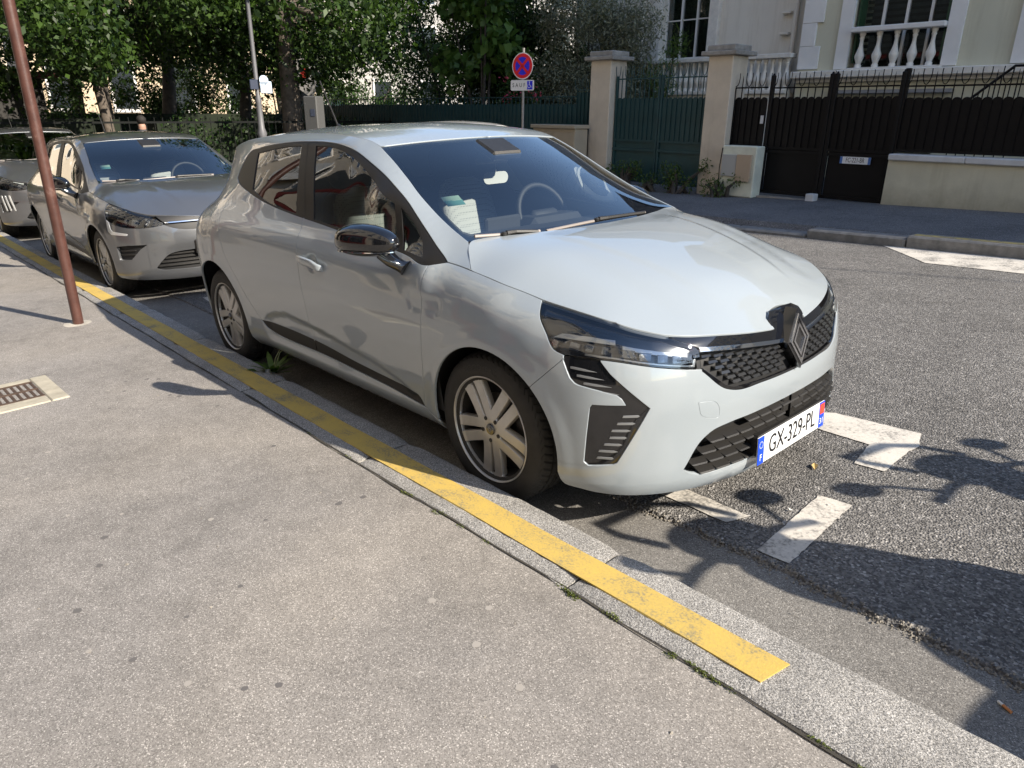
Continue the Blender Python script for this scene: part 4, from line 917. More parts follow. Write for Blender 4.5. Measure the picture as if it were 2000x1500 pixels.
# road: one slab whose near edge is ragged and a finger thick over the gutter
V = []; F = []; xs = np.concatenate([np.arange(-60, -1, .5), np.arange(-1, 4, .011), np.arange(4, 40.1, .5)])
w1 = np.cumsum(RNG.normal(0, 1, len(xs))); w1 = (w1-np.convolve(w1, np.ones(41)/41, 'same'))*.0032
ye = -.492+w1+.016*np.sin(xs*2.3)+RNG.normal(0, .004, len(xs))
for x, y in zip(xs, ye): V += [(x, y-.004+RNG.normal(0, .003), 0.0005), (x, y+.006, .011+RNG.normal(0, .0016)), (x, y+.03, .014), (x, 6.2, .014)]
for i in range(len(xs)-1):
    for k in range(3): F.append((4*i+k, 4*i+4+k, 4*i+5+k, 4*i+1+k))
o = link('road', mesh('road', V, F, M_ROAD), kind='structure')
# loose chippings that crumble off that edge
m = MB(); st = [[(1, 0, 0), (0, 1, 0), (-1, 0, 0), (0, -1, 0), (0, 0, .8), (0, 0, -.5)], [(0, 1, 4), (1, 2, 4), (2, 3, 4), (3, 0, 4), (1, 0, 5), (2, 1, 5), (3, 2, 5), (0, 3, 5)]]
for k in range(1700):
    x = RNG.uniform(-.9, 2.6); i = np.searchsorted(xs, x); y = ye[min(i, len(xs)-1)]+RNG.normal(-.002, .012); r = RNG.uniform(.0022, .0065); a = RNG.uniform(0, 6.28); c, s = math.cos(a), math.sin(a)
    z = .003 if y < ye[min(i, len(xs)-1)] else .014
    m.add([(x+r*(p[0]*c-p[1]*s)*RNG.uniform(.6, 1.3), y+r*(p[0]*s+p[1]*c)*RNG.uniform(.6, 1.3), z+r*p[2]) for p in st[0]], st[1])
tag(m.build('chippings', pm('chipping_stone', (.22, .20, .17), .85, var=.5, vscale=60)), 'loose stone chippings along the broken edge of the road asphalt', 'gravel', kind='stuff')
# near pavement and its kerb
m = MB(); m.add([(-60, -1.181, .118), (40, -1.181, .118), (40, -7.0, .135), (-60, -7.0, .135), (-60, -1.181, .0), (40, -1.181, .0)], [(0, 3, 2, 1), (4, 5, 1, 0)])
m.build('pavement', M_PAVE, kind='structure')
joints = list(np.arange(-24.5, -.6, 1.205)); joints = [j-.405 for j in joints]
kerb = empty('kerb', (0, 0, 0), kind='structure')
jx = [-.50-1.215*k for k in range(20)][::-1]+[.715, 1.93, 3.15, 4.4, 5.6]
for a, b in zip(jx[:-1], jx[1:]):
    m = MB(); r = random.Random(int(a*100)); L = b-a-.010; n = 26; P = []; F = []
    prof = [(-.888, -.03), (-.888, .092), (-.893, .108), (-.905, .117), (-.925, .120), (-1.04, .121), (-1.155, .120), (-1.168, .114), (-1.174, .09), (-1.174, -.03)]
    for i in range(n+1):
        t = i/n; e = .010*max(0, 1-min(t, 1-t)*n/1.5)
        for y, z in prof:
            q = r.gauss(0, .0012); q2 = r.gauss(0, .0011)
            P.append((a+.005+L*t+r.gauss(0, .001), y+(q if z < .12 else 0)+(e*.6 if y > -.93 else 0)*-1, z-(e if z > .1 else 0)+(q2 if z > 0 else 0)))
    k = len(prof)
    for i in range(n):
        for j in range(k-1): F.append((i*k+j, i*k+k+j, i*k+k+j+1, i*k+j+1))
    F += [tuple(range(k)), tuple(n*k+j for j in range(k))[::-1]]; m.add(P, F); m.build('kerb_stone', M_GRAN, kerb, smooth=35)
sheet('kerb_joint', [(-25, -.892), (6, -.892), (6, -1.19), (-25, -1.19)], .085, pm('joint_dirt', (.06, .055, .045), .95), kind='structure')
# yellow band stuck on the kerb
m = MB(); xa = np.arange(-24, 1.325, .06); P = []; F = []; w = 0
for i, x in enumerate(np.r_[xa, 1.33]):
    P += [(x+(.02 if i == len(xa) else 0), -1.000+.0015*math.sin(x*9)+.012*smooth(-6, -24, x), .1245), (x, -1.108+.002*math.sin(x*7+1), .1245), (x+(.02 if i == len(xa) else 0), -.999, .1205), (x, -1.109, .1205)]
for i in range(len(xa)): b = 4*i; F += [(b, b+1, b+5, b+4), (b+2, b, b+4, b+6), (b+1, b+3, b+7, b+5)]
m.add(P, F+[(len(P)-4, len(P)-3, len(P)-1, len(P)-2)]); tag(m.build('kerb_marking', M_YEL, kerb), None)
# painted bay markings
ZR = .0185
def wob(poly, step=.03, a=.0016):
    out = []
    for (x0, y0), (x1, y1) in zip(poly, poly[1:]+poly[:1]):
        n = max(1, int(math.hypot(x1-x0, y1-y0)/step))
        for k in range(n): out.append((x0+(x1-x0)*k/n+random.gauss(0, a), y0+(y1-y0)*k/n+random.gauss(0, a)))
    return out
MARKS = [[(.33, -.352), (.33, -.245), (.815, -.262), (.775, -.362)], [(.922, .075), (1.048, .085), (1.068, -.440), (.950, -.445)],
 [(-.6, .84), (.53, .875), (.60, .925), (.99, .955), (1.035, .80), (1.022, .72), (1.025, .455), (.90, .44), (.868, .672), (.56, .685), (.1, .69), (.1, .78), (-.6, .74)],
 [(-.28, 1.62), (-.10, 1.66), (-.09, 1.60), (-.26, 1.55)], [(2.0, .95), (2.12, .96), (2.12, .45), (2.0, .45)],
 [(-4.63, -.32), (-4.53, .30), (-4.42, .32), (-4.50, -.25), (-4.05, -.28), (-4.07, -.38)], [(-3.9, -.34), (-3.05, -.34), (-3.05, -.24), (-3.9, -.24)],
 [(-9.9, -.2), (-9.75, -.2), (-9.75, 1.5), (-9.9, 1.5)],
 [(-1.16, 5.90), (-.45, 5.14), (1.9, 5.18), (2.2, 5.95)]]
for p in MARKS: sheet('road_marking', wob(p), ZR, M_WHITE, kind='structure')
# far pavement and dropped kerb
m = MB(); m.add([(-70, 6.13, .035), (-2.6, 6.13, .035), (-.9, 6.13, .12), (40, 6.13, .12), (40, 40, .16), (-70, 40, .16), (-70, 8.6, .13), (40, 8.6, .13)], [(0, 1, 2, 3, 7, 6), (6, 7, 4, 5)])
m.build('far_pavement', M_PAVE2, kind='structure')
fk = empty('far_kerb', kind='structure'); x = -40.0; i = 0
M_GRAN2 = pm('far_kerb_granite', (.19, .185, .18), .8, var=.3, vscale=9, bump=.4, bscale=80); M_OLDYEL = worn_paint('old_yellow', (.42, .34, .13), (.17, .165, .155), wear=.50, scale=9)
while x < 12:
    L = 1.0+.12*((i*7) % 3); h = .045+.09*float(smooth(-2.3, -1.1, x+.5)); m = MB(); m.box((x+L/2, 6.01, h/2-.02), (L-.012, .26, h+.06), bev=.018); m.build('kerb_stone', M_GRAN2, fk)
    if -1.5 < x < 2.5: m = MB(); m.box((x+L/2, 6.0, h+.0125), (L-.10, .10, .003)); m.build('yellow_trace', M_OLDYEL, fk)
    x += L; i += 1
# setts laid in the far pavement by the driveway, sunk joints
se = empty('sett_patch', kind='structure'); sm = MB(); sm.box((0, 0, 0), (.135, .095, .02), bev=.006); sm = sm.mesh('sett', pm('sett_stone', (.10, .10, .102), .75, var=.25, vscale=20, bump=.3, bscale=60))
for r in range(9):
    for k in range(19):
        xx = -5.3+.158*k+.03*r; yy = 6.32+.115*r
        if (k+r*2) % 7 == 3 and r > 6: continue
        o = link('sett', sm, se); o.location = (xx, yy, .101+.004*math.sin(k*3.1+r)); o.rotation_euler = (random.gauss(0, .03), random.gauss(0, .03), random.gauss(.5, .03))
# drain in the pavement: stone frame, iron grate
dr = empty('drain_cover', (-2.55, -2.16, .122)); tag(dr, 'rusty iron drain grate in a pale stone frame on the near pavement', 'drain cover'); dr.rotation_euler = (0, 0, math.radians(2))
M_STONE = pm('drain_stone', (.40, .365, .29), .85, var=.2, vscale=14, bump=.4, bscale=120); M_RUST = pm('rusty_iron', (.085, .055, .040), .7, metal=.3, var=.45, vscale=22, bump=.5, bscale=130)
for (cx, cy, sx, sy) in ((0, .245, .52, .088), (0, -.245, .52, .088), (-.225, 0, .07, .40), (.20, 0, .12, .40)):
    m = MB(); m.box((cx, cy, -.010), (sx-.003, sy-.003, .03), bev=.005); m.build('frame_stone', M_STONE, dr)
m = MB(); m.box((-.03, 0, -.05), (.32, .40, .02)); m.build('drain_pit', pm('pit_dark', (.01, .01, .01), .9), dr)
for x in (-.182, -.03, .122): m = MB(); m.box((x, 0, -.006), (.018, .398, .022), bev=.002); m.build('grate_bar', M_RUST, dr)
for k in range(13): m = MB(); m.box((-.03, -.19+.0317*k, -.008), (.30, .016, .018), bev=.002); m.build('grate_bar', M_RUST, dr)
# ================================================================ things that stand upright: the street slopes, so plumb is a few degrees off its normal
UP = Vector((0.0312, 0.0213, 0.9993)).normalized(); _q = Vector((0, 0, 1)).rotation_difference(UP); PIV = Vector((-3, 8.75, .12))
FARM = Matrix.Translation(PIV) @ _q.to_matrix().to_4x4() @ Matrix.Translation(-PIV)
def far(o, loc=(0, 0, 0), rz=0.0): o.matrix_world = FARM @ Matrix.Translation(loc) @ Matrix.Rotation(rz, 4, 'Z'); return o
def fthing(name, loc, label, cat, group=None, rz=0.0): o = empty(name); far(o, loc, rz); return tag(o, label, cat, group)
def stained(name, color, var=.10, vscale=2.0, splash=.35, bump=.3, bscale=50):
    """rendered wall: blotches, rain streaks running down, dirt splashed up from the ground"""
    t = NT(name); co = t.coord(); mp = t.add('Mapping'); mp.inputs['Scale'].default_value = (5, 5, .45); t.link(co, mp.inputs[0]); sx = t.add('SeparateXYZ'); t.link(co, sx.inputs[0])
    v = t.ramp(t.noise(vscale, 5, .62), [(.3, tuple(c*(1-var) for c in color)), (.7, tuple(min(.84, c*(1+var*.6)) for c in color))])
    v = t.mix(1.0, v, t.ramp(t.noise(1.0, 5, .7, co=mp.outputs[0]), [(.34, (.90, .89, .87)), (.50, (1.0, 1.0, 1.0))]), 'MULTIPLY')
    h = t.math('ADD', sx.outputs[2], t.math('MULTIPLY', t.noise(3.0, 5, .7), .55)); v = t.mix(1.0, v, t.ramp(h, [(.26, (1-splash, 1-splash*1.05, 1-splash*1.1)), (.62, (1.0, 1.0, 1.0))]), 'MULTIPLY')
    t.set(color=v, rough=.9, spec=.25); t.bump(t.noise(bscale, 4, .6), bump, .01); return t.m
M_RENDER = stained('pillar_render', (.64, .55, .44), .14, 2.2); M_CAPST = pm('cap_stone', (.30, .28, .255), .85, var=.3, vscale=8, bump=.4, bscale=50)
M_GREEN = pm('gate_green', (.012, .050, .054), .5, var=.15, vscale=4, bump=.08, bscale=80); M_BLACKP = pm('gate_black', (.004, .0035, .004), .5, var=.2, vscale=5, bump=.06, bscale=90, spec=.22)
M_LOWWALL = stained('wall_render', (.60, .565, .44), .12, 1.8); M_COPE = pm('coping_white', (.56, .56, .57), .7, var=.12, vscale=5)
M_CREAM = stained('villa_cream', (.82, .755, .66), .06, 1.1); M_BEIGE = stained('villa_beige', (.66, .63, .49), .06, 1.1)
M_WHITEW = pm('villa_white', (.82, .79, .755), .8, var=.06, vscale=2, bump=.1, bscale=60); M_STONEB = pm('baluster_stone', (.80, .745, .665), .8, var=.10, vscale=9)
M_WFRAME = pm('window_frame_white', (.76, .73, .69), .55); M_WGLASS = pm('window_pane', (.030, .036, .042), .04, coat=1.0, spec=.8); M_CURT = pm('curtain', (.06, .07, .075), .9, var=.25, vscale=12)
# gate pillars
for (x, w, ztop, lab) in ((-7.74, .50, 2.28, 'cream gate pillar between the green fence and the green gate'), (-5.17, .46, 2.25, 'stained cream gate pillar between the green gate and the black gate')):
    g = fthing('gate_pillar', (x, 8.80, .12), lab, 'pillar'); m = MB(); m.box((0, 0, (ztop-.12)/2-.15), (w, .46, ztop-.12+.3), bev=.012); m.build('shaft', M_RENDER, g)
    m = MB(); m.box((0, 0, ztop-.12+.035), (w+.20, .64, .07), bev=.01); m.build('cap_slab', M_CAPST, g); m = MB(); m.box((0, 0, ztop-.12+.115), (w+.06, .50, .09), bev=.012); m.build('cap_block', M_CAPST, g)
def plank_mesh(w, h, mat, rnd=True):
    a = [(-w/2, 0), (w/2, 0), (w/2, h-w*.35)]+([(w/2*math.cos(t), h-w*.35+w*.42*math.sin(t)) for t in np.linspace(.25, math.pi-.25, 7)] if rnd else [(w/2, h), (-w/2, h)])+[(-w/2, h-w*.35)]
    m = MB(); m.prism(a, -.012, .012); return m.mesh('plank', mat)
def finial_mesh(mat, s=1.0):
    m = MB(); m.tube([(0, 0, 0), (0, 0, .12*s), (0, 0, .185*s)], [.008, .008, .001], 6)
    return m.mesh('spear', mat)
def curl_mesh(mat, w):
    m = MB()
    for sx in (-1, 1): m.tube([(sx*w*.5*math.sin(t)*1.0, 0, .17-.15*math.cos(t*1.0)+.0) if t < 2.0 else (0, 0, 0) for t in np.linspace(0.05, 1.9, 9)], .0065, 5)
    return m.mesh('scroll', mat)
def ironwork(g, x0, x1, pitch, z0, zp, zr, mat, shared, fin=True):
    """planks with round heads, bars rising between them to a rail, spears and scrolls above"""
    n = int(round((x1-x0)/pitch)); p = (x1-x0)/n
    for k in range(n):
        o = link('plank', shared['plank'], g); o.location = (x0+p*(k+.5), .0, z0); o.rotation_euler = (0, 0, random.gauss(0, .02)); o.scale = (p*.97/.11, 1, (zp-z0)/.7)
        o = link('bar', shared['bar'], g); o.location = (x0+p*k, -.028, z0); o.scale = (1, 1, zr-z0)
        if fin:
            o = link('spear' if k % 2 else 'scroll', shared['spear' if k % 2 else 'scroll'], g); o.location = (x0+p*k, -.028, zr)
    for z, h in ((zr, .022), (z0+.02, .035)):
        m = MB(); m.box(((x0+x1)/2, -.030, z), (x1-x0, .022, h)); m.build('rail', mat, g)
def shared_iron(mat):
    m = MB(); m.box((0, 0, .5), (.013, .013, 1)); return dict(plank=plank_mesh(.11, .7, mat), bar=m.mesh('bar', mat), spear=finial_mesh(mat), scroll=curl_mesh(mat, .11))
SG, SB = shared_iron(M_GREEN), shared_iron(M_BLACKP)
# green double gate
for k, (x0, x1, lab) in enumerate(((-7.47, -6.45, 'left leaf of the green boarded gate with iron spears'), (-6.43, -5.42, 'right leaf of the green boarded gate with iron spears'))):
    g = fthing('gate_leaf', (0, 8.75, .12), lab, 'gate'); ironwork(g, x0+.04, x1-.03, .108, .74, 1.50, 1.83, M_GREEN, SG)
    m = MB(); m.box(((x0+x1)/2, .004, .39), (x1-x0-.02, .014, .75)); m.build('sheet_panel', M_GREEN, g)
    for x in (x0+.02, x1-.02): m = MB(); m.box((x, -.01, .95), (.045, .05, 1.86), bev=.004); m.build('gate_post', M_GREEN, g)
    for z in (.60, .05): m = MB(); m.box(((x0+x1)/2, -.03, z), (x1-x0, .03, .045)); m.build('rail', M_GREEN, g)
# green boarded fence to the left, on a low wall
g = fthing('board_fence', (0, 8.78, .12), 'long dark green boarded fence running left behind the pale car', 'fence')
m = MB(); m.box((-15.2, 0, .35), (14.4, .22, 1.0)); m.build('base_wall', pm('grimy_wall', (.26, .235, .205), .9, var=.25, vscale=4), g)
ironwork(g, -21.5, -8.5, .128, .84, 1.40, 1.54, M_GREEN, SG, fin=False); ironwork(g, -8.49, -8.0, .10, .84, 1.62, 1.66, M_GREEN, SG, fin=True)
# black gate, its two leaves, side panel and the fence on the beige wall
for x0, x1, lab in ((-4.31, -3.315, 'left leaf of the black boarded driveway gate'), (-3.295, -2.30, 'right leaf of the black boarded driveway gate with a number plate on it')):
    g = fthing('gate_leaf', (0, 8.75, .12), lab, 'gate'); ironwork(g, x0+.05, x1-.03, .118, .72, 1.49, 1.63, M_BLACKP, SB)
    m = MB(); m.box(((x0+x1)/2, .004, .39), (x1-x0-.13, .013, .70)); m.build('sheet_panel', M_BLACKP, g)
    for x in (x0+.025, x1-.025): m = MB(); m.box((x, -.015, .94), (.06, .06, 1.74), bev=.005); m.tube([(x, -.015, 1.80), (x, -.015, 1.84)], [.03, .012], 8); m.build('gate_post', M_BLACKP, g)
    for z in (.685, .055): m = MB(); m.box(((x0+x1)/2, -.02, z), (x1-x0, .035, .05)); m.build('rail', M_BLACKP, g)
m = MB(); m.box((0, 0, .06), (.13, .16, .12), bev=.01); far(tag(m.build('gate_stop', M_COPE), 'small white block stopping the black gate leaves', 'gate stop'), (-3.30, 8.55, .10))
g = fthing('side_fence', (0, 8.76, .12), 'narrow black boarded panel between the cream pillar and the black gate', 'fence'); ironwork(g, -4.93, -4.36, .114, .74, 1.49, 1.64, M_BLACKP, SB)
m = MB(); m.box((-4.40, -.03, 1.16), (.055, .012, .125), bev=.003); m.build('bell_plate', M_COPE, g)
g = fthing('wall_fence', (0, 8.76, .12), 'black boarded fence with iron scrolls on the low beige wall', 'fence'); ironwork(g, -2.27, 2.6, .118, .76, 1.47, 1.62, M_BLACKP, SB)
m = MB(); m.box((-2.29, -.01, 1.3), (.06, .06, 1.1)); m.build('fence_post', M_BLACKP, g)
g = fthing('boundary_wall', (0, 8.74, .12), 'low beige boundary wall with white coping under the black fence', 'wall')
m = MB(); m.box((.16, 0, .25), (4.9, .24, .80)); m.build('wall_body', M_LOWWALL, g)
for k in range(5): m = MB(); m.box((-1.80+.985*k, -.01, .690), (.978, .32, .085), bev=.012); m.build('coping_stone', M_COPE, g)
m = MB(); m.box((-3.3, -.06, .01), (2.1, .16, .09)); far(tag(m.build('gate_sill', pm('sill_stone', (.34, .30, .26), .9, var=.35, vscale=7, bump=.4, bscale=40)), 'worn stone sill under the black driveway gate', 'sill'), (0, 8.70, .06))
# car number plate fixed on the black gate
g = fthing('gate_plate', (-2.80, 8.715, .73), 'white FC-221-BR number plate screwed to the black gate', 'number plate')
m = MB(); m.box((0, 0, 0), (.45, .006, .10)); m.build('plate_sheet', MP['plate_white'], g)
for s in (-1, 1): m = MB(); m.box((s*.207, -.004, 0), (.036, .003, .098)); m.build('plate_band', pm('plate_band_blue', (.07, .17, .45), .4), g)
o = link('lettering', text_mesh('FC-221-BR', .094, MP['ink'], xs=.66), g); o.matrix_local = Matrix.Translation((0, -.0045, 0)) @ Matrix.Rotation(math.pi/2, 4, 'X')
# meter housing by the pillar
g = fthing('meter_housing', (-4.55, 8.48, .12), 'pale rendered meter housing with two cabinet doors beside the cream pillar', 'meter housing')
m = MB(); m.box((0, .06, .36), (.62, .26, .80), bev=.015); m.build('housing_wall', pm('housing_render', (.64, .64, .53), .9, var=.12, vscale=5, bump=.3, bscale=50), g)
m = MB(); m.box((-.15, -.085, .45), (.27, .035, .34), bev=.006); m.build('cabinet_door', pm('meter_grey', (.40, .395, .38), .6), g); m = MB(); m.box((.12, -.09, .42), (.26, .045, .42), bev=.006); m.build('cabinet_door', pm('meter_tan', (.45, .34, .24), .6), g)
m = MB(); m.tube([(-.30, -.085, .72), (-.33, -.08, .4), (-.31, -.08, .0)], .008, 6); m.build('cable', M_BLACKP, g)
# beige street cabinet
g = fthing('street_cabinet', (-8.5, 8.30, .12), 'beige metal street cabinet in front of the green fence', 'street cabinet')
M_CAB = pm('cabinet_beige', (.40, .33, .24), .6, var=.06); m = MB(); m.box((0, 0, .47), (1.16, .36, .96), bev=.008); m.build('cabinet_body', M_CAB, g); m = MB(); m.box((0, -.01, .985), (1.22, .44, .07), bev=.01); m.build('cabinet_lid', M_CAB, g)
for x in (-.29, .29): m = MB(); m.box((x, -.183, .46), (.55, .012, .84), bev=.004); m.build('cabinet_door', M_CAB, g)
# no-stopping sign
g = fthing('road_sign', (-8.43, 7.2, .12), 'round red and blue no-stopping sign above a white SAUF plate', 'road sign', rz=math.radians(14))
m = MB(); m.tube([(0, .03, -.1), (0, .03, 2.33)], .026, 12); m.build('sign_post', pm('galvanised', (.30, .285, .275), .45, metal=.6), g, smooth=40)
def disc(name, r0, r1, y, mat, z=2.03):
    m = MB(); m.lathe([(r0, y), (r1, y), (r1, y+.004), (r0, y+.004)] if r0 > 0 else [(.0001, y), (r1, y), (r1, y+.004)], 40, 'y', (0, 0, z), close=False); return m.build(name, mat, g)
M_SW = pm('sign_white', (.74, .72, .70), .4); M_SR = pm('sign_red', (.72, .02, .03), .35); M_SBL = pm('sign_blue', (.025, .03, .62), .35)
disc('sign_rim', 0, .225, 0, M_SW); disc('sign_red', 0, .208, -.003, M_SR); disc('sign_blue', 0, .152, -.006, M_SBL)
for a in (45, -45): m = MB(); m.box((0, -.009, 2.03), (.312, .004, .048), rot=Matrix.Rotation(math.radians(a), 3, 'Y')); m.build('sign_bar', M_SR, g)
m = MB(); m.prism([(x+math.copysign(.235, x)*1, z) for x, z in ()] or loop([(.255+.0-.03+.03*math.cos(t), .06+.03*math.sin(t)) for t in np.linspace(0, 1.57, 5)], [(-.225+.03*math.cos(t), .06+.03*math.sin(t)) for t in np.linspace(1.57, 3.14, 5)], [(-.225+.03*math.cos(t), -.06+.03*math.sin(t)) for t in np.linspace(3.14, 4.71, 5)], [(.225+.03*math.cos(t), -.06+.03*math.sin(t)) for t in np.linspace(4.71, 6.28, 5)]), 0, .004, lambda a, b, d: (a, d-.002, b+1.705)); m.build('sub_plate', M_SW, g)
RX = Matrix.Rotation(math.pi/2, 4, 'X')
o = link('lettering', text_mesh('S A U F', .098, MP['ink'], xs=.92), g); o.matrix_local = Matrix.Translation((-.075, -.003, 1.705)) @ RX
m = MB(); m.box((.165, -.0035, 1.705), (.115, .003, .145)); m.build('disabled_field', M_SBL, g)
m = MB(); m.lathe([(.0001, -.0058), (.012, -.0058)], 10, 'y', (.158, 0, 1.757), close=False)
m.tube([(.156, -.006, 1.742), (.158, -.006, 1.705), (.185, -.006, 1.703), (.196, -.006, 1.668)], .0055, 5)
m.tube([(.150+.0+.030*math.cos(t), -.006, 1.690+.030*math.sin(t)) for t in np.linspace(2.0, 6.0, 12)], .0045, 5); m.build('wheelchair_emblem', M_SW, g)
# ---------------- villas
def baluster_mesh():
    m = MB(); m.lathe([(.060, 0), (.060, .05), (.045, .07), (.052, .10), (.082, .19), (.085, .23), (.060, .30), (.036, .40), (.032, .50), (.046, .54), (.036, .56), (.055, .60), (.055, .64)], 14); return m.mesh('baluster', M_STONEB, smooth=40)
BAL = baluster_mesh()
def balustrade(g, x0, x1, y, z0, z1, n, railmat):
    for k in range(n): o = link('baluster', BAL, g); o.location = (x0+(x1-x0)*(k+.5)/n, y, z0); o.scale = (1, 1, (z1-z0-.0)/.64)
    m = MB(); m.box(((x0+x1)/2, y, z1+.045), (x1-x0+.06, .26, .09), bev=.012); m.build('handrail', railmat, g); m = MB(); m.box(((x0+x1)/2, y, z0-.04), (x1-x0, .24, .08), bev=.01); m.build('plinth', railmat, g)
def casement(g, x0, x1, y, z0, z1, nx, bars=(), curtain=True, frame=.05):
    """window: outer frame, stiles, panes of glass, curtain behind"""
    w = (x1-x0)/nx; f = MB()
    for k in range(nx+1): f.box((x0+w*k, y, (z0+z1)/2), (frame if 0 < k < nx else frame*1.3, .06, z1-z0))
    for z in (z0, z1): f.box(((x0+x1)/2, y-.002, z), (x1-x0, .064, frame*1.3))
    for z in bars: f.box(((x0+x1)/2, y-.004, z), (x1-x0, .05, .025))
    o = f.build('window_frame', M_WFRAME, g)
    zs = [z0]+sorted(bars)+[z1]
    for k in range(nx):
        for a, b in zip(zs[:-1], zs[1:]): m = MB(); m.box((x0+w*(k+.5), y+.012, (a+b)/2), (w-.02, .006, b-a)); m.build('pane', M_WPANE, o)
    if curtain:
        P = []; F = []; n = int((x1-x0)/.03)
        for i in range(n+1): xx = x0+(x1-x0)*i/n; yy = y+.12+.018*math.sin(i*1.3)+.01*math.sin(i*.37); P += [(xx, yy, z0), (xx, yy, z1)]
        for i in range(n): F.append((2*i, 2*i+2, 2*i+3, 2*i+1))
        m = MB(); m.add(P, F); m.build('curtain', M_CURT, o)
    m = MB(); m.box(((x0+x1)/2, y+.6, (z0+z1)/2), (x1-x0+.1, .02, z1-z0+.1)); m.build('room_back', pm('room_dark', (.02, .02, .02), .9), o)
M_WPANE = glass('house_glass', (.72, .76, .76), 1.5)
def wall_with_holes(g, name, x0, x1, z0, z1, y, th, mat, holes):
    xs = sorted({x0, x1, *[h[0] for h in holes], *[h[1] for h in holes]}); zs = sorted({z0, z1, *[h[2] for h in holes], *[h[3] for h in holes]}); m = MB()
    for a, b in zip(xs[:-1], xs[1:]):
        for c, d in zip(zs[:-1], zs[1:]):
            if any(h[0] <= (a+b)/2 <= h[1] and h[2] <= (c+d)/2 <= h[3] for h in holes): continue
            m.add([(a, y, c), (b, y, c), (b, y, d), (a, y, d)], [(0, 1, 2, 3)])
    for h in holes: m.add([(h[0], y, h[2]), (h[1], y, h[2]), (h[1], y, h[3]), (h[0], y, h[3]), (h[0], y+th, h[2]), (h[1], y+th, h[2]), (h[1], y+th, h[3]), (h[0], y+th, h[3])], [(0, 4, 5, 1), (1, 5, 6, 2), (2, 6, 7, 3), (3, 7, 4, 0)])
    return m.build(name, mat, g)
# cream villa behind the green gate
g = fthing('cream_villa', (0, 0, 0), 'cream villa with a tall white casement window behind the green gate', 'house')
WA = (-9.72, -8.42, 2.58, 4.75); WH = 6.0
wall_with_holes(g, 'front_wall', -12.6, -6.05, 0, WH, 13.05, .3, M_CREAM, [WA]); m = MB(); m.box((-9.3, 17.6, WH/2), (6.6, 6.5, WH-.02)); m.build('house_body', M_CREAM, g)
m = MB(); m.box((-9.3, 15.0, WH+.12), (7.2, 5.0, .24), bev=.05); m.build('cornice', M_STONEB, g); m = MB(); m.prism([(-13.0, WH+.2), (-5.6, WH+.2), (-7.3, WH+1.6), (-11.3, WH+1.6)], 13.2, 19.6); m.build('roof', pm('zinc_roof', (.20, .215, .235), .5, metal=.3, var=.15), g)
for x in (WA[0]-.14, WA[1]+.14): m = MB(); m.box((x, 13.0, 3.7), (.26, .13, 2.3), bev=.015); m.build('window_casing', M_STONEB, g)
m = MB(); m.box((WA[0]-.62, 13.02, 3.2), (.10, .06, 6.3)); m.build('pilaster_edge', M_CREAM, g)
casement(g, WA[0], WA[1], 13.18, WA[2], WA[3], 3, bars=(3.42, 4.0)); m = MB(); m.box(((WA[0]+WA[1])/2, 13.0, 2.53), (1.62, .2, .08)); m.build('window_sill', M_STONEB, g)
m = MB(); m.tube([(-6.28, 12.93, .1), (-6.28, 12.93, 6.3)], .055, 10); m.build('downpipe', M_CREAM, g, smooth=40)
for z in (2.55, 2.95, 3.35, 3.75, 4.15): m = MB(); m.box((-6.52, 12.99, z), (.20, .12, .05), bev=.01); m.build('string_block', M_CREAM, g)
g = fthing('terrace', (0, 0, 0), 'stone terrace balustrade in front of the cream villa', 'balustrade')
balustrade(g, -9.95, -6.02, 12.5, 1.84, 2.44, 24, M_STONEB); m = MB(); m.box((-7.98, 12.72, .9), (3.94, .56, 1.75)); m.build('terrace_wall', M_CREAM, g)
# beige and white villa behind the black gate
g = fthing('beige_villa', (0, 0, 0), 'beige villa with white quoins and a balustraded window behind the black gate', 'house')
WB = (-4.86, -3.18, 2.20, 4.7); WC = (-4.9, -3.05, .62, 1.66); H2 = 7.2; Y2 = 12.5
wall_with_holes(g, 'front_wall', -5.86, 2.5, 0, H2, Y2, .34, M_BEIGE, [WB, WC, (-.9, .7, 2.2, 4.7), (-4.8, -3.3, 5.4, 6.8), (-.9, .6, 5.4, 6.8)])
m = MB(); m.box((-1.6, Y2+4.7, H2/2), (8.4, 6.5, H2-.02)); m.build('house_body', M_BEIGE, g)
m = MB(); m.prism([(-6.2, H2), (2.8, H2), (1.3, H2+2.0), (-4.6, H2+2.0)], 12.2, 19.0); m.build('roof', pm('slate_roof', (.10, .105, .12), .6), g)
for k in range(11):
    m = MB(); w = .42 if k % 2 == 0 else .30; m.box((-5.872+w/2, Y2-.02, 2.42+.42*k), (w, .05, .415), bev=.006); m.build('quoin', M_WHITEW, g)
for x, w in ((-4.985, .25), (-3.055, .25), (-1.85, .50), (-1.02, .24), (.82, .24)): m = MB(); m.box((x, Y2-.025, 3.5), (w, .06, 2.62)); m.build('window_casing', M_WHITEW, g)
m = MB(); m.box((-1.7, Y2-.08, 2.10), (8.4, .30, .13), bev=.015); m.build('string_course', M_STONEB, g); m = MB(); m.box((-1.7, Y2-.02, 2.0), (8.35, .16, .07)); m.build('string_course', M_STONEB, g)
m = MB(); m.box((-3.98, Y2-.07, 1.78), (2.2, .2, .06)); m.build('canopy_slab', pm('slab_grey', (.28, .27, .27), .8), g)
for z, h in ((1.30, .6),): m = MB(); m.box((-3.98, Y2+.02, z), (1.8, .03, h)); m.build('basement_shutter', M_WHITEW, g)
casement(g, WB[0], WB[1], Y2+.30, WB[2], WB[3], 4, curtain=False)
for k in range(22): m = MB(); m.box((-4.02, Y2+.42, 2.28+.11*k), (1.6, .012, .062)); m.build('blind_slat', M_CURT, g)
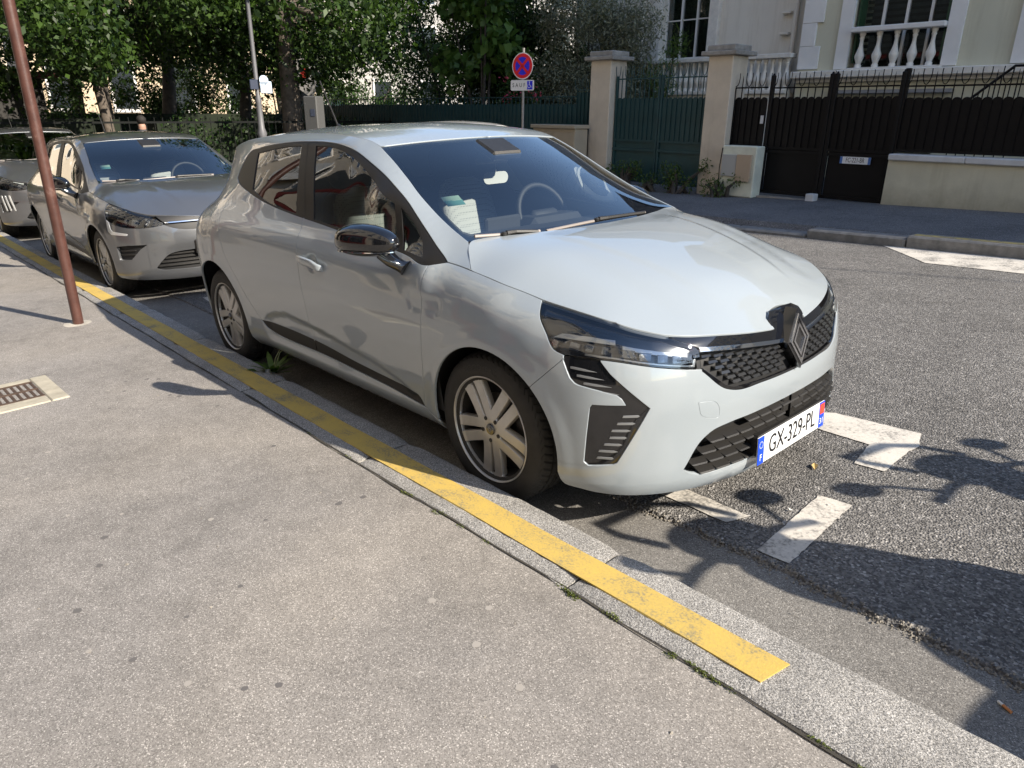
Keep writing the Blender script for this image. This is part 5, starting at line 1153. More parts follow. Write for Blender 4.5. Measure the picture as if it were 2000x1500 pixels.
for x in (-4.80, -3.24):
    m = MB(); m.box((x, Y2+.17, 3.5), (.035, .26, 2.4)); m.build('shutter', pm('shutter_green', (.012, .05, .02), .5), g)
balustrade(g, -4.80, -3.22, Y2-.03, 2.20, 2.82, 5, M_WHITEW)
m = MB(); m.box((-4.02, Y2-.04, 2.165), (1.75, .30, .05)); m.build('balcony_slab', M_STONEB, g)
# iron stair rail and little window grille seen above the boards
g = fthing('stair_rail', (0, 0, 0), 'black iron stair rail rising behind the black fence at right', 'stair rail')
m = MB(); m.tube([(-2.62, 11.4, 1.3), (-1.75, 11.5, 2.10), (-1.2, 11.5, 2.10)], .022, 8); m.build('handrail', M_BLACKP, g)
for k in range(7): m = MB(); x = -2.45+.14*k; z = min(2.10, 1.3+.92*(x+2.62)); m.tube([(x, 11.45, .3), (x, 11.45, z)], .010, 6); m.build('bar', M_BLACKP, g)
# the row of houses up the street, whose shade covers the far pavement
def block(name, label, x0, x1, y0, y1, h, mat, group=None, nx=5, nz=4, face=-1, cat='building', pane=True, z1st=4.2):
    g = fthing(name, ((x0+x1)/2, (y0+y1)/2, 0), label, cat, group); m = MB(); m.box((0, 0, h/2-.3), (x1-x0, y1-y0, h+.6)); m.build('wall', mat, g)
    m = MB(); m.box((0, 0, h+.15), (x1-x0+.5, y1-y0+.5, .3), bev=.06); m.build('cornice', M_STONEB, g); m = MB(); m.box((0, 0, h+1.1), (x1-x0-.6, y1-y0-.6, 1.6), taper=.86); m.build('roof', pm('zinc_roof', (.20, .215, .235), .5, metal=.3), g)
    wx = (x1-x0)/nx; hz = (h-z1st)/nz
    sides = [(0, face)] 
    for i in range(nx):
        for k in range(nz):
            x = -(x1-x0)/2+wx*(i+.5); z = z1st+hz*(k+.5); y = face*(y1-y0)/2
            f = MB(); f.box((x, y+face*.02, z), (1.25, .10, hz*.68), bev=.01); fo = f.build('window', M_WFRAME, g)
            p = MB(); p.box((x, y+face*.075, z), (1.0, .02, hz*.58)); p.build('pane', M_WGLASS, fo)
    return g
M_FAC = [pm('facade_cream', (.68, .59, .47), .9, var=.06, vscale=.4), pm('facade_ochre', (.58, .46, .32), .9, var=.07, vscale=.4), pm('facade_grey', (.44, .42, .39), .9, var=.08, vscale=.4)]
block('apartment_block', 'tall grey apartment block up the street beyond the beige villa', 2.7, 13.5, 12.7, 15.2, 13.6, M_FAC[2]); block('apartment_block', 'tall cream apartment block at the upper end of the far pavement', 13.7, 30, 12.7, 15.2, 14.5, M_FAC[0], nx=8)
# ================================================================ greenery
def leaf_mat(name, dark, light, trans=.35):
    t = NT(name); g = t.add('NewGeometry'); v = t.ramp(g.outputs['Random Per Island'], [(0, dark), (.55, tuple((a+b)/2 for a, b in zip(dark, light))), (1, light)])
    t.set(color=v, rough=.45, spec=.35); tl = t.add('BsdfTranslucent'); c2 = t.mix(1.0, v, (1.5, 1.7, .7), 'MULTIPLY'); t.link(c2, tl.inputs[0])
    mx = t.add('MixShader'); mx.inputs[0].default_value = trans; t.link(t.b.outputs[0], mx.inputs[1]); t.link(tl.outputs[0], mx.inputs[2]); t.link(mx.outputs[0], t.out.inputs[0]); return t.m
M_LEAF = leaf_mat('plane_leaf', (.008, .022, .005), (.055, .10, .018), .3); M_BUSH = leaf_mat('bush_leaf', (.012, .034, .010), (.065, .115, .030), .3)
M_OLIVE = leaf_mat('olive_leaf', (.11, .12, .085), (.30, .30, .21), .2); M_FIG = leaf_mat('fig_leaf', (.05, .10, .022), (.13, .21, .055), .4); M_WEED = leaf_mat('weed_leaf', (.035, .07, .015), (.11, .17, .04), .3)
M_BARK = pm('bark', (.105, .085, .068), .9, var=.45, vscale=7, bump=.7, bscale=14); M_BARK2 = pm('bark_dark', (.06, .05, .042), .9, var=.35, vscale=9, bump=.6, bscale=18)
def leaves(name, blobs, n, size, mat, parent=None, aspect=.55, shell=.55, droop=.25, rng=None, **props):
    """thousands of small leaf faces scattered through the crown's volume, thicker near the outside"""
    r = rng or RNG; B = np.array(blobs, float); wgt = (B[:, 3]*B[:, 4]*B[:, 5])**.75; k = r.choice(len(B), n, p=wgt/wgt.sum())
    d = r.normal(size=(n, 3)); d /= np.linalg.norm(d, axis=1)[:, None]; rad = (shell+(1-shell)*r.random(n)**.6)*(1+.16*r.normal(size=n)); c = B[k, :3]+d*B[k, 3:6]*rad[:, None]
    nrm_ = d*.6+r.normal(size=(n, 3))*.75+np.array([0, 0, .35]); nrm_ /= np.linalg.norm(nrm_, axis=1)[:, None]
    a = np.cross(nrm_, r.normal(size=(n, 3))); a /= np.linalg.norm(a, axis=1)[:, None]; a[:, 2] -= droop; b = np.cross(nrm_, a); b /= np.linalg.norm(b, axis=1)[:, None]
    s = size*(.45+1.0*r.random(n)**1.4)[:, None]; fold = nrm_*s*.12
    V = np.stack([c-a*s*.5, c+b*s*aspect*.5-a*s*.05+fold, c+a*s*.5, c-b*s*aspect*.5-a*s*.05+fold], 1).reshape(-1, 3)
    me = bpy.data.meshes.new(name); me.vertices.add(4*n); me.vertices.foreach_set('co', V.ravel()); me.loops.add(4*n); me.polygons.add(n)
    me.polygons.foreach_set('loop_start', np.arange(0, 4*n, 4)); me.polygons.foreach_set('loop_total', np.full(n, 4)); me.loops.foreach_set('vertex_index', np.arange(4*n)); me.update(); me.materials.append(mat)
    return link(name, me, parent, **props)
def limbs(m, base, top, r0, r1, blobs, rnd, n=6):
    base = Vector(base); top = Vector(top); mid = base.lerp(top, .5)+Vector((rnd.gauss(0, .12), rnd.gauss(0, .12), 0))
    m.tube([base-Vector((0, 0, .6)), base+Vector((0, 0, .02)), base.lerp(mid, .5), mid, mid.lerp(top, .6), top], [r0*1.25, r0*1.12, r0, r0*.88, r0*.75, r1], 14)
    for b in blobs[:n]:
        c = Vector(b[:3]); s = base.lerp(top, rnd.uniform(.72, 1.0)); q = s.lerp(c, .5)+Vector((0, 0, rnd.uniform(-.1, .35)))
        m.tube([s, q, c], [r1*.75, r1*.45, r1*.12], 7)
def tree(label, X, Y, h0, hc, R, rt, nblob, nleaf, leaf, mat, bark, seed, lean=(0, 0), group='trees of the little park', spread=1.0, cat='tree', z0=.1):
    rnd = random.Random(seed); rg = np.random.default_rng(seed); g = fthing('tree', (X, Y, z0), label, cat, group)
    bl = []
    for k in range(nblob):
        a = rnd.uniform(0, 6.283); q = R*math.sqrt(rnd.random())*.95; z = h0+(hc-h0)*rnd.random(); s = R*rnd.uniform(.28, .46)*spread
        bl.append((lean[0]+q*math.cos(a), lean[1]+q*math.sin(a), z, s, s, s*.72))
    m = MB(); limbs(m, (0, 0, 0), (lean[0]*.8, lean[1]*.8, h0+.5*(hc-h0)*.5), rt, rt*.62, bl, rnd, 8); m.build('trunk', bark, g, smooth=60)
    leaves('crown', bl, int(nleaf*1.7), leaf, mat, g, rng=rg, shell=.35); return g
TREES = [("big plane tree with a broad mottled trunk beside the lamp post", -16.0, 6.35, 2.5, 7.5, 3.3, .25, 24, 17000, M_BARK, (.5, -.3)),
 ("slim leaning tree nearest the left edge of the park", -15.6, 2.05, 2.9, 8.2, 2.7, .10, 18, 12000, M_BARK, (-.5, -.5)),
 ("straight dark trunk just left of the lamp post", -18.4, 6.05, 2.4, 7.5, 2.6, .16, 18, 12000, M_BARK2, (.2, .2)),
 ("thin pale trunk right behind the slim leaning tree", -17.6, 2.55, 2.9, 8.5, 2.6, .10, 18, 11000, M_BARK2, (.3, .5)),
 ("tree overhanging the far left corner of the street", -14.6, -.6, 1.9, 7.2, 2.3, .16, 20, 13000, M_BARK2, (.2, .2)),
 ("tall tree at the back of the park, middle of the row", -22.0, 5.2, 2.8, 9.5, 3.0, .2, 20, 11000, M_BARK2, (0, .3)),
 ("tall tree at the back of the park behind the plane tree", -22.5, 10.0, 2.3, 9.5, 3.4, .2, 22, 12000, M_BARK2, (0, -.3)),
 ("tree at the back left of the park in front of the pale houses", -21.5, .2, 3.0, 10.0, 2.9, .18, 20, 11000, M_BARK2, (.2, 0)),
 ("broad shady tree deep in the park between two thinner trunks", -27.0, 4.0, 3.0, 9.0, 3.6, .2, 20, 11000, M_BARK2, (.2, 0)),
 ("low branched tree at the far end of the park by the grey house", -28.0, 12.0, 1.8, 9.0, 4.0, .2, 24, 13000, M_BARK2, (.2, 0))]
for i, (lab, X, Y, h0, hc, R, rt, nb, nl, bk, ln) in enumerate(TREES): tree(lab, X, Y, h0, hc, R, rt, nb, nl, .135, M_LEAF, bk, 20+i, ln)
def bush(label, X, Y, blobs, n, size, mat, seed, aspect=.5, cat='shrub', group=None, stems=5, z0=.1):
    rnd = random.Random(seed); g = fthing('shrub', (X, Y, z0), label, cat, group); m = MB()
    for k in range(stems): b = blobs[k % len(blobs)]; m.tube([(rnd.gauss(0, .15), rnd.gauss(0, .1), -.2), (b[0]*.5, b[1]*.5, b[2]*.5), (b[0], b[1], b[2])], [.05, .035, .012], 6)
    m.build('stems', M_BARK2, g); leaves('foliage', blobs, n, size, mat, g, aspect=aspect, rng=np.random.default_rng(seed), shell=.3); return g
rb = random.Random(3)
bush('huge dark evergreen shrub mass behind the green fence', -15.6, 11.2, [(rb.uniform(-2.6, 2.4), rb.uniform(-.9, 1.6), rb.uniform(1.3, 5.8), rb.uniform(.7, 1.2), rb.uniform(.6, 1.0), rb.uniform(.6, .95)) for k in range(46)], 52000, .10, M_BUSH, 5)
bush('dark rounded shrub behind the green fence next to the olive tree', -12.6, 10.9, [(rb.uniform(-1.3, 1.4), rb.uniform(-.7, 1.2), rb.uniform(1.1, 5.4), rb.uniform(.55, .95), rb.uniform(.5, .85), rb.uniform(.5, .8)) for k in range(30)], 34000, .105, M_BUSH, 6)
bush('fig branches with large bright leaves leaning over the green fence', -12.5, 9.7, [(rb.uniform(-1.5, 1.5), rb.uniform(-.4, .5), rb.uniform(1.9, 4.3), .5, .45, .45) for k in range(15)], 1500, .24, M_FIG, 7, aspect=.75)
bush('grey green olive tree leaning out over the green fence by the pillar', -10.0, 10.9, [(rb.uniform(-1.25, 1.1), rb.uniform(-.6, .7), rb.uniform(1.3, 5.3), rb.uniform(.45, .75), rb.uniform(.4, .65), rb.uniform(.45, .75)) for k in range(34)], 42000, .085, M_OLIVE, 8, aspect=.30, cat='tree')
g = bush('small oleander with pink flowers beside the no-stopping sign', -10.6, 9.4, [(rb.uniform(-.6, .5), rb.uniform(-.2, .2), rb.uniform(1.2, 2.0), .3, .25, .3) for k in range(6)], 900, .10, M_BUSH, 9, aspect=.28)
leaves('blossom', [(rb.uniform(-.6, .6), -.25, rb.uniform(1.5, 2.1), .12, .1, .1) for k in range(9)], 110, .05, pm('pink_petal', (.42, .05, .09), .6), g, aspect=.9)
bush('feathery bamboo between the two villas behind the green gate', -8.5, 11.4, [(rb.uniform(-.4, .45), rb.uniform(-.3, .3), rb.uniform(1.0, 2.9), .25, .22, .35) for k in range(10)], 1500, .13, M_WEED, 10, aspect=.16)
for i, (X, Y, s, n, lab) in enumerate(((-7.0, 8.45, .35, 500, 'tall weeds at the foot of the left cream pillar'), (-5.7, 8.42, .48, 800, 'weed clump at the foot of the stained pillar by the green gate'), (-4.75, 8.28, .26, 420, 'low weeds in front of the meter housing'), (-6.35, 8.45, .18, 200, 'few low weeds under the middle of the green gate'))):
    bush(lab, X, Y, [(rb.uniform(-s, s), rb.uniform(-.08, .12), rb.uniform(.06, s*.95), .14, .1, .14) for k in range(8)], n, .055, M_WEED, 40+i, cat='weed', stems=6, aspect=.4)
for i, (X, Y, w, h, lab) in enumerate(((-26.6, 6.7, 1.5, 2.5, 'dark understory shrub deep in the park, left of the lamp post'), (-24.3, 9.9, 2.2, 2.6, 'dark understory shrub deep in the park, right of the plane tree'), (-25.5, 2.3, 1.1, 2.1, 'dark understory shrub deep in the park behind the seated person'), (-24.5, 13.5, 2.0, 3.2, 'dark understory shrub by the far end of the green fence'), (-23.5, -.6, 1.5, 2.2, 'dark understory shrub deep in the park at the left edge'))):
    bush(lab, X, Y, [(rb.uniform(-.6, .6), rb.uniform(-w, w), rb.uniform(.4, h), .6, .65, .5) for k in range(16)], 9000, .12, M_BUSH, 90+i)
# hedges and railing of the park
for i, (x0, x1, y0, y1, h, lab) in enumerate(((-17.5, -15.8, -3, 2.4, 1.25, 'clipped dark hedge along the park at far left'), (-17.6, -16.6, 3.2, 9.0, 1.15, 'clipped dark hedge behind the lamp post and plane tree'), (-22.5, -21.5, -3, 9.5, 1.35, 'far hedge at the back of the little park'))):
    g = fthing('hedge', (0, 0, .1), lab, 'hedge', 'park hedges'); bl = [(rb.uniform(x0, x1), rb.uniform(y0, y1), rb.uniform(.25, h-.2), .45, .5, .32) for k in range(int((y1-y0)*6))]
    m = MB(); m.box(((x0+x1)/2, (y0+y1)/2, h*.42), (x1-x0-.3, y1-y0-.2, h*.84)); m.build('twigs', pm('hedge_core', (.010, .016, .007), .95), g); leaves('foliage', bl, 4200, .09, M_BUSH, g, rng=np.random.default_rng(60+i))
g = fthing('park_railing', (-15.2, 3.0, .1), 'low dark iron railing in front of the park hedge', 'railing'); M_IRON = pm('dark_iron', (.006, .007, .0065), .6, spec=.15)
for k in range(70): m = MB() if k == 0 else m; o = link('rail_bar', (m.box((0, 0, .55), (.013, .013, 1.1)) and m.mesh('rail_bar', M_IRON)) if k == 0 else bar_me, g); bar_me = o.data; o.location = (0, -6+.17*k, 0)
for z in (.15, 1.0): m2 = MB(); m2.box((0, -.1, z), (.03, 12, .04)); m2.build('rail', M_IRON, g)
# ================================================================ behind the park
def eblock(X, Y, w, d, h, mat, label, nx, nz): return block('apartment_block', label, -w/2, w/2, -d/2, d/2, h, mat, nx=nx, nz=nz, z1st=.6)
def place(g, X, Y, rz): far(g, (X, Y, 0), rz); return g
place(eblock(0, 0, 14, 10, 15, M_FAC[1], 'sunlit ochre house with tall windows seen between the park trunks', 5, 4), -45, 13.5, math.radians(75))
place(eblock(0, 0, 16, 10, 15, M_FAC[0], 'sunlit cream house seen through the leaves at far left', 6, 4), -47, -3.5, math.radians(95))
place(eblock(0, 0, 20, 10, 13, M_FAC[2], 'grey house closing the street behind the plane tree', 7, 4), -42, 29, math.radians(60))
place(eblock(0, 0, 16, 10, 16, M_FAC[0], 'tall pale house far behind the slim leaning tree', 6, 5), -66, 6.0, math.radians(88))
# lamp post with street boards
g = fthing('lamp_post', (-14.03, 4.62, .1), 'tall grey street lamp post carrying a blue and white board', 'lamp post'); M_LAMP = pm('lamp_grey', (.16, .16, .17), .5, metal=.3)
m = MB(); m.lathe([(.14, -.1), (.14, .15), (.10, .25), (.085, .7), (.11, .78), (.07, .9), (.06, 1.4), (.07, 1.45), (.05, 1.55), (.042, 3.5), (.06, 3.55), (.04, 3.65), (.03, 7.2)], 14); m.build('post', M_LAMP, g, smooth=40)
m = MB(); m.tube([(0, 0, 7.1), (.3, -.1, 7.5), (1.0, -.35, 7.6)], .03, 8); m.build('bracket', M_LAMP, g); m = MB(); m.lathe([(.02, .2), (.12, .15), (.2, 0), (.1, -.08)], 14, 'z', (1.05, -.37, 7.5)); m.build('lantern', M_LAMP, g)
m = MB(); m.box((.10, .16, 1.72), (.03, .26, .24), bev=.01); m.lathe([(.0001, .115), (.10, .115), (.10, .088), (.0001, .088)], 20, 'x', (0, .12, 1.86), close=False); m.build('street_board', pm('board_pale_blue', (.50, .60, .72), .5), g)
m = MB(); m.box((.09, -.10, 1.77), (.03, .18, .20), bev=.01); m.build('street_board', pm('board_navy', (.02, .03, .06), .5), g)
# roadside box with striped foot, tilted works sign
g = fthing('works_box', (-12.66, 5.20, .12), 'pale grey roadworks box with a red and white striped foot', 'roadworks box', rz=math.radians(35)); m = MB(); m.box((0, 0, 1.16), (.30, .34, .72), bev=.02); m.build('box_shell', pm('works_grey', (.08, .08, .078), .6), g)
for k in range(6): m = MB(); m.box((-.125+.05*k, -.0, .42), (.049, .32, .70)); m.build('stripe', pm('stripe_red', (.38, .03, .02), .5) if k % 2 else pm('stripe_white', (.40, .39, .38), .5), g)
m = MB(); m.box((.05, -.172, 1.2), (.10, .01, .14)); m.build('sticker', pm('sticker_dark', (.05, .06, .09), .5), g)
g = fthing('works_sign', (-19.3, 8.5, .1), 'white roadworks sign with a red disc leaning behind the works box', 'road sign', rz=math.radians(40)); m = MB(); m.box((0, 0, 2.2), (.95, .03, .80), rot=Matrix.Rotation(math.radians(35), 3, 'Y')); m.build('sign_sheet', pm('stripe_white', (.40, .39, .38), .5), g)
m = MB(); m.lathe([(.0001, -.02), (.14, -.02), (.14, -.012)], 20, 'y', (0.02, 0, 2.3), close=False); m.build('sign_disc', pm('sign_red2', (.65, .05, .04), .5), g); m = MB(); m.tube([(0, .03, -.1), (0, .03, 2.2)], .02, 8); m.build('sign_post', M_LAMP, g)
# market kiosk with a red edge, deep in shade at far left
g = fthing('kiosk', (-19.5, .2, .1), 'dark kiosk with a red roof edge under the trees at far left', 'kiosk'); m = MB(); m.box((0, 0, .95), (1.8, 2.6, 1.9)); m.build('kiosk_wall', pm('kiosk_dark', (.03, .028, .026), .8), g)
m = MB(); m.box((.1, 0, 1.98), (2.4, 3.2, .12), bev=.02); m.build('kiosk_roof', pm('kiosk_red', (.10, .012, .010), .6), g)
# concrete bench block and a seated person
g = fthing('park_bench', (-13.5, 2.05, .0), 'pale stone park bench in front of the hedge', 'bench'); m = MB(); m.box((0, 0, .44), (.5, 1.3, .10), bev=.02); m.build('seat', pm('bench_stone', (.30, .29, .27), .85, var=.15), g)
for y in (-.45, .45): m = MB(); m.box((0, y, .16), (.40, .14, .46)); m.build('leg', pm('bench_stone', (.30, .29, .27), .85), g)
def person(name, loc, rz, label, shirt, J, hair):
    """one continuous skinned body over a joint skeleton; clothes by height"""
    g = fthing(name, loc, label, 'person', rz=rz); keys = list(J); me = bpy.data.meshes.new('body'); E = []
    for k in keys:
        p = J[k][2]
        if p: E.append((keys.index(p), keys.index(k)))
    me.from_pydata([J[k][0] for k in keys], E, []); o = link('body', me, g); sk = o.modifiers.new('skin', 'SKIN'); sb = o.modifiers.new('sub', 'SUBSURF'); sb.levels = sb.render_levels = 2
    for i, k in enumerate(keys): me.skin_vertices[0].data[i].radius = (J[k][1],)*2
    me.skin_vertices[0].data[0].use_root = True
    bpy.context.view_layer.update(); ev = bpy.data.meshes.new_from_object(o.evaluated_get(bpy.context.evaluated_depsgraph_get())); bpy.data.objects.remove(o)
    for mt in (shirt, pm('trousers_navy', (.02, .025, .04), .9), pm('skin', (.36, .21, .15), .6)): ev.materials.append(mt)
    zs = J['chest'][0][2]; zp = J['pelvis'][0][2]
    for p in ev.polygons:
        c = p.center; p.material_index = 2 if c.z > zs+.20 else (0 if c.z > zp+.06 else 1); p.use_smooth = True
    b = link('body', ev, g); hd = J['head'][0]; m = MB(); sell(m, (hd[0]-.012, hd[1], hd[2]+.045), (.098, .085, .085), 1, 1); m.build('hair', hair, b, smooth=80); return g
SIT = {'pelvis': ((0, 0, .55), .14, None), 'belly': ((-.02, 0, .72), .13, 'pelvis'), 'chest': ((.02, 0, .95), .15, 'belly'), 'neck': ((.04, 0, 1.14), .055, 'chest'), 'head': ((.07, 0, 1.28), .095, 'neck'),
 'lsh': ((.02, .18, 1.06), .06, 'chest'), 'lel': ((.10, .24, .80), .045, 'lsh'), 'lha': ((.32, .14, .68), .035, 'lel'), 'rsh': ((.02, -.18, 1.06), .06, 'chest'), 'rel': ((.10, -.24, .80), .045, 'rsh'), 'rha': ((.32, -.12, .68), .035, 'rel'),
 'lhip': ((.08, .10, .53), .09, 'pelvis'), 'lkn': ((.45, .12, .53), .065, 'lhip'), 'lan': ((.44, .12, .12), .042, 'lkn'), 'lfo': ((.58, .12, .04), .04, 'lan'), 'rhip': ((.08, -.10, .53), .09, 'pelvis'), 'rkn': ((.45, -.12, .53), .065, 'rhip'), 'ran': ((.44, -.12, .12), .042, 'rkn'), 'rfo': ((.58, -.12, .04), .04, 'ran')}
person('person', (-13.5, 2.0, -.15), 0, 'person in a grey shirt sitting on the stone park bench', pm('shirt_grey', (.06, .06, .065), .9), SIT, pm('hair_dark', (.015, .012, .010), .8))
# ================================================================ the side of the street behind the camera: only its reflections and its warm bounce are seen
fb = block('corner_house', 'cream corner house with a row of shops behind the near pavement', -34, 22, -18.5, -6.9, 15.5, M_FAC[0], nx=18, nz=4, face=1, z1st=4.4)
for k, (x, w, c) in enumerate(((-20, 5.5, (.05, .03, .025)), (-12.5, 6.5, (.035, .045, .04)), (-4.6, 6.0, (.16, .015, .012)), (3.0, 6.0, (.02, .025, .035)), (10.5, 6.0, (.12, .06, .02)))):
    s = fthing('shop_front', (x, -6.86, 0), ('brown', 'dark green', 'red', 'navy', 'tan')[k]+' shop front in the corner house behind the near pavement', 'shop front'); mt = pm('shop_paint_%s' % 'abcde'[k], c, .35, coat=.5)
    m = MB(); m.box((0, 0, 1.75), (w, .16, 3.5)); m.build('front_panel', mt, s); m = MB(); m.box((0, .12, 3.3), (w+.2, .35, .55), bev=.03); m.build('fascia', mt, s)
    for j in (-1, 0, 1): m = MB(); m.box((j*w*.31, .085, 1.6), (w*.27, .02, 2.3)); m.build('shop_window', M_WGLASS, s)
s = fthing('wine_sign', (-18.5, -6.7, 2.6), 'white VINS board high on the corner house behind the near pavement', 'shop sign'); m = MB(); m.box((0, .0, 3.75), (3.4, .06, 1.3)); m.build('board', pm('board_white', (.72, .72, .70), .5), s)
o = link('lettering', text_mesh('VINS', .72, MP['ink'], xs=1.0), s); o.matrix_local = Matrix.Translation((0, .036, 3.8)) @ Matrix.Rotation(math.pi, 4, 'Z') @ Matrix.Rotation(math.pi/2, 4, 'X')
s = fthing('awning', (-10.2, -6.8, 0), 'long dark awning added out of view to darken the car window reflections', 'awning'); m = MB(); m.prism([(0, 7.0), (0, 6.9), (1.7, 3.6), (1.72, 3.7)], -2.8, 4.6, lambda a, b, d: (d, a, b)); m.build('canvas', pm('awning_dark', (.018, .022, .022), .8), s)  # awning added out of view so the side windows mirror something dark
m = MB(); m.box((.9, 1.72, 3.62), (7.4, .03, .14)); m.build('valance', pm('awning_red', (.16, .015, .012), .8), s)
# overhead cable whose thin shadow crosses the road
m = MB(); h = 6.5; dx, dy = h/math.tan(SUN_EL)*math.cos(SUN_AZ), h/math.tan(SUN_EL)*math.sin(SUN_AZ); a = Vector((-1.18+dx, 4.29+dy, h)); d = Vector((1.6, .50, 0)).normalized()
m.tube([a-d*9, a, a+d*12], .013, 6); tag(m.build('cable', M_BLACKP), 'thin black overhead cable high above the road', 'cable')
# ================================================================ cars
DB = body_meshes()
for M in (MP, MG, MG2, MW): M['wiper'] = pm('wiper_grey', (.24, .21, .19), .45)
WH_ = wheel_meshes(MP)
for M in (MP, MG, MG2, MW): M['wheels'] = WH_
main_car = build_car('hatchback_car', 0, 0, 'pale grey-blue hatchback parked nearest with a GX-329-PL plate', MP, front_main, DB, 'cars parked along the kerb')
grey_car = build_car('hatchback_car', -5.52, .0, 'dark silver hatchback parked just behind the pale one', MG, front_grey, DB, 'cars parked along the kerb', detail=False)
build_car('parked_car', -11.15, -.02, 'grey car with three slanted white lamps, last in the kerb row', MG2, lambda r, m: front_grey(r, m, True), DB, 'cars parked along the kerb', detail=False, sc=(1.06, 1.03, 1.08))
build_car('white_car', -9.6, 4.95, 'white car across the road, only its roof showing', MW, front_grey, DB, detail=False, rz=math.pi, antenna=False)
build_car('white_car', -24.5, 11.6, 'white car far off behind the shrubs and fence', MW, front_grey, DB, detail=False, rz=math.radians(100), antenna=False)
# ---- stickers and odds and ends of the pale car
def on_glass(u, v, w, h, name, mat, parent, rot=0.0, lift=-.006):
    """flat sticker lying on the inside of the windscreen at domain point (u, v)"""
    Q = np.array([[u, v]]); p = WIND(Q)[0]; n = nrm(WIND, Q)[0]; t = WIND(np.array([[u, v+.02]]))[0]-WIND(np.array([[u, v-.02]]))[0]; t /= np.linalg.norm(t); b = np.cross(n, t)
    c, s = math.cos(rot), math.sin(rot); t, b = t*c+b*s, b*c-t*s
    m = MB(); m.box((0, 0, 0), (w, h, .0008)); o = m.build(name, mat, parent); q = p-n*(-lift); o.matrix_local = frame(q, t, b, n); return o
M_STK = pm('sticker_mint', (.42, .62, .50), .6); M_STK2 = pm('sticker_teal', (.16, .42, .40), .6)
def deco(root):
    ws = [c for c in root.children if c.name.startswith('windshield')][0]
    on_glass(.425, .56, .085, .038, 'permit_sticker', M_STK, ws); on_glass(.385, .56, .085, .042, 'permit_band', M_STK2, ws)
    o = on_glass(.91, .47, .19, .075, 'toll_tag', M_STK, ws); o.matrix_local = Matrix.Scale(-1, 4, (0, 1, 0)) @ o.matrix_local
    return ws
deco(main_car); deco(grey_car)
# ================================================================ street furniture and litter close by
g = empty('sign_pole'); g.matrix_world = Matrix.Translation((-4.03, -1.44, .118)) @ _q.to_matrix().to_4x4(); tag(g, 'rusty red-brown steel pole standing at the kerb behind the pale car', 'pole')
t = NT('pole_brown'); t.set(color=t.ramp(t.noise(9, 5, .7), [(.35, (.060, .024, .018)), (.6, (.095, .042, .032)), (.78, (.19, .12, .10))]), rough=.42, coat=.3, coatr=.3); t.bump(t.noise(60, 4), .15, .004)
m = MB(); m.tube([(0, 0, -.05), (0, 0, 1.2), (0, 0, 3.7)], .036, 28); m.build('pole_tube', t.m, g, smooth=40)
m = MB(); m.lathe([(.037, .004), (.06, .006), (.10, .001)], 20); m.build('mortar_collar', pm('mortar', (.40, .37, .32), .95, var=.2, bump=.5, bscale=70), g)
# weed in the gutter against the kerb
wd = empty('gutter_weed', (-1.93, -.885, .0)); tag(wd, 'green weed with thin seed stalks growing between kerb and gutter', 'weed'); rb = random.Random(5); P = []; F = []
for k in range(46):
    a = rb.uniform(0, 6.283); L = rb.uniform(.06, .16); w = L*.11; el = rb.uniform(.35, 1.2); b = len(P); zb = .085
    for i, (q, ww) in enumerate(((0, .3), (.4, 1), (.75, .8), (1, .05))):
        r = L*q*math.cos(el*(1-.5*q)); z = zb+L*q*math.sin(el*(1-.35*q)); P += [(r*math.cos(a)-ww*w*math.sin(a), r*math.sin(a)+ww*w*math.cos(a), z), (r*math.cos(a)+ww*w*math.sin(a), r*math.sin(a)-ww*w*math.cos(a), z)]
    for i in range(3): F.append((b+2*i, b+2*i+1, b+2*i+3, b+2*i+2))
m = MB(); m.add(P, F); m.build('leaves', M_WEED, wd)
m = MB()
for (dx, dy, h) in ((.14, .10, .28), (.05, .05, .20)): m.tube([(0, 0, .09), (dx*.3, dy*.4, .09+h*.45), (dx, dy, .09+h*.8), (dx*1.6, dy*1.5, .09+h*.82)], [.003, .0026, .002, .0012], 5); sell(m, (dx*1.6, dy*1.5, .09+h*.82), (.012, .008, .006), 1, 1, nu=6, nv=5)
m.build('seed_stalk', pm('stalk_pale', (.22, .24, .12), .8), wd)
# moss tufts along the joint between kerb and pavement
V = []
bl = [(x+RNG.normal(0, .01), -1.182+RNG.normal(0, .004), .121, .022, .007, .006) for x in np.r_[RNG.uniform(.70, .80, 7), RNG.uniform(.86, .92, 5), RNG.uniform(1.12, 1.30, 9), RNG.uniform(-1.0, .5, 8), RNG.uniform(1.4, 1.7, 5)]]
tag(leaves('joint_moss', bl, 1500, .006, leaf_mat('moss', (.05, .075, .012), (.15, .17, .04), .2), aspect=.6), 'moss growing in the joint between kerb and pavement', 'moss', kind='stuff')
m = MB(); xs_ = np.arange(-22, 5.5, .03); P = []; F = []
for i, x in enumerate(xs_): w = .0012+.0026*abs(math.sin(x*5.1)+.6*math.sin(x*13.7)); o_ = .004*math.sin(x*3.3)+.003*math.sin(x*11); P += [(x, -1.180+o_+w, .1225), (x, -1.180+o_-w, .1225)]
for i in range(len(xs_)-1): F.append((2*i, 2*i+1, 2*i+3, 2*i+2))
m.add(P, F); m.build('kerb_crack', pm('crack_dirt', (.045, .04, .032), .95), kind='structure')
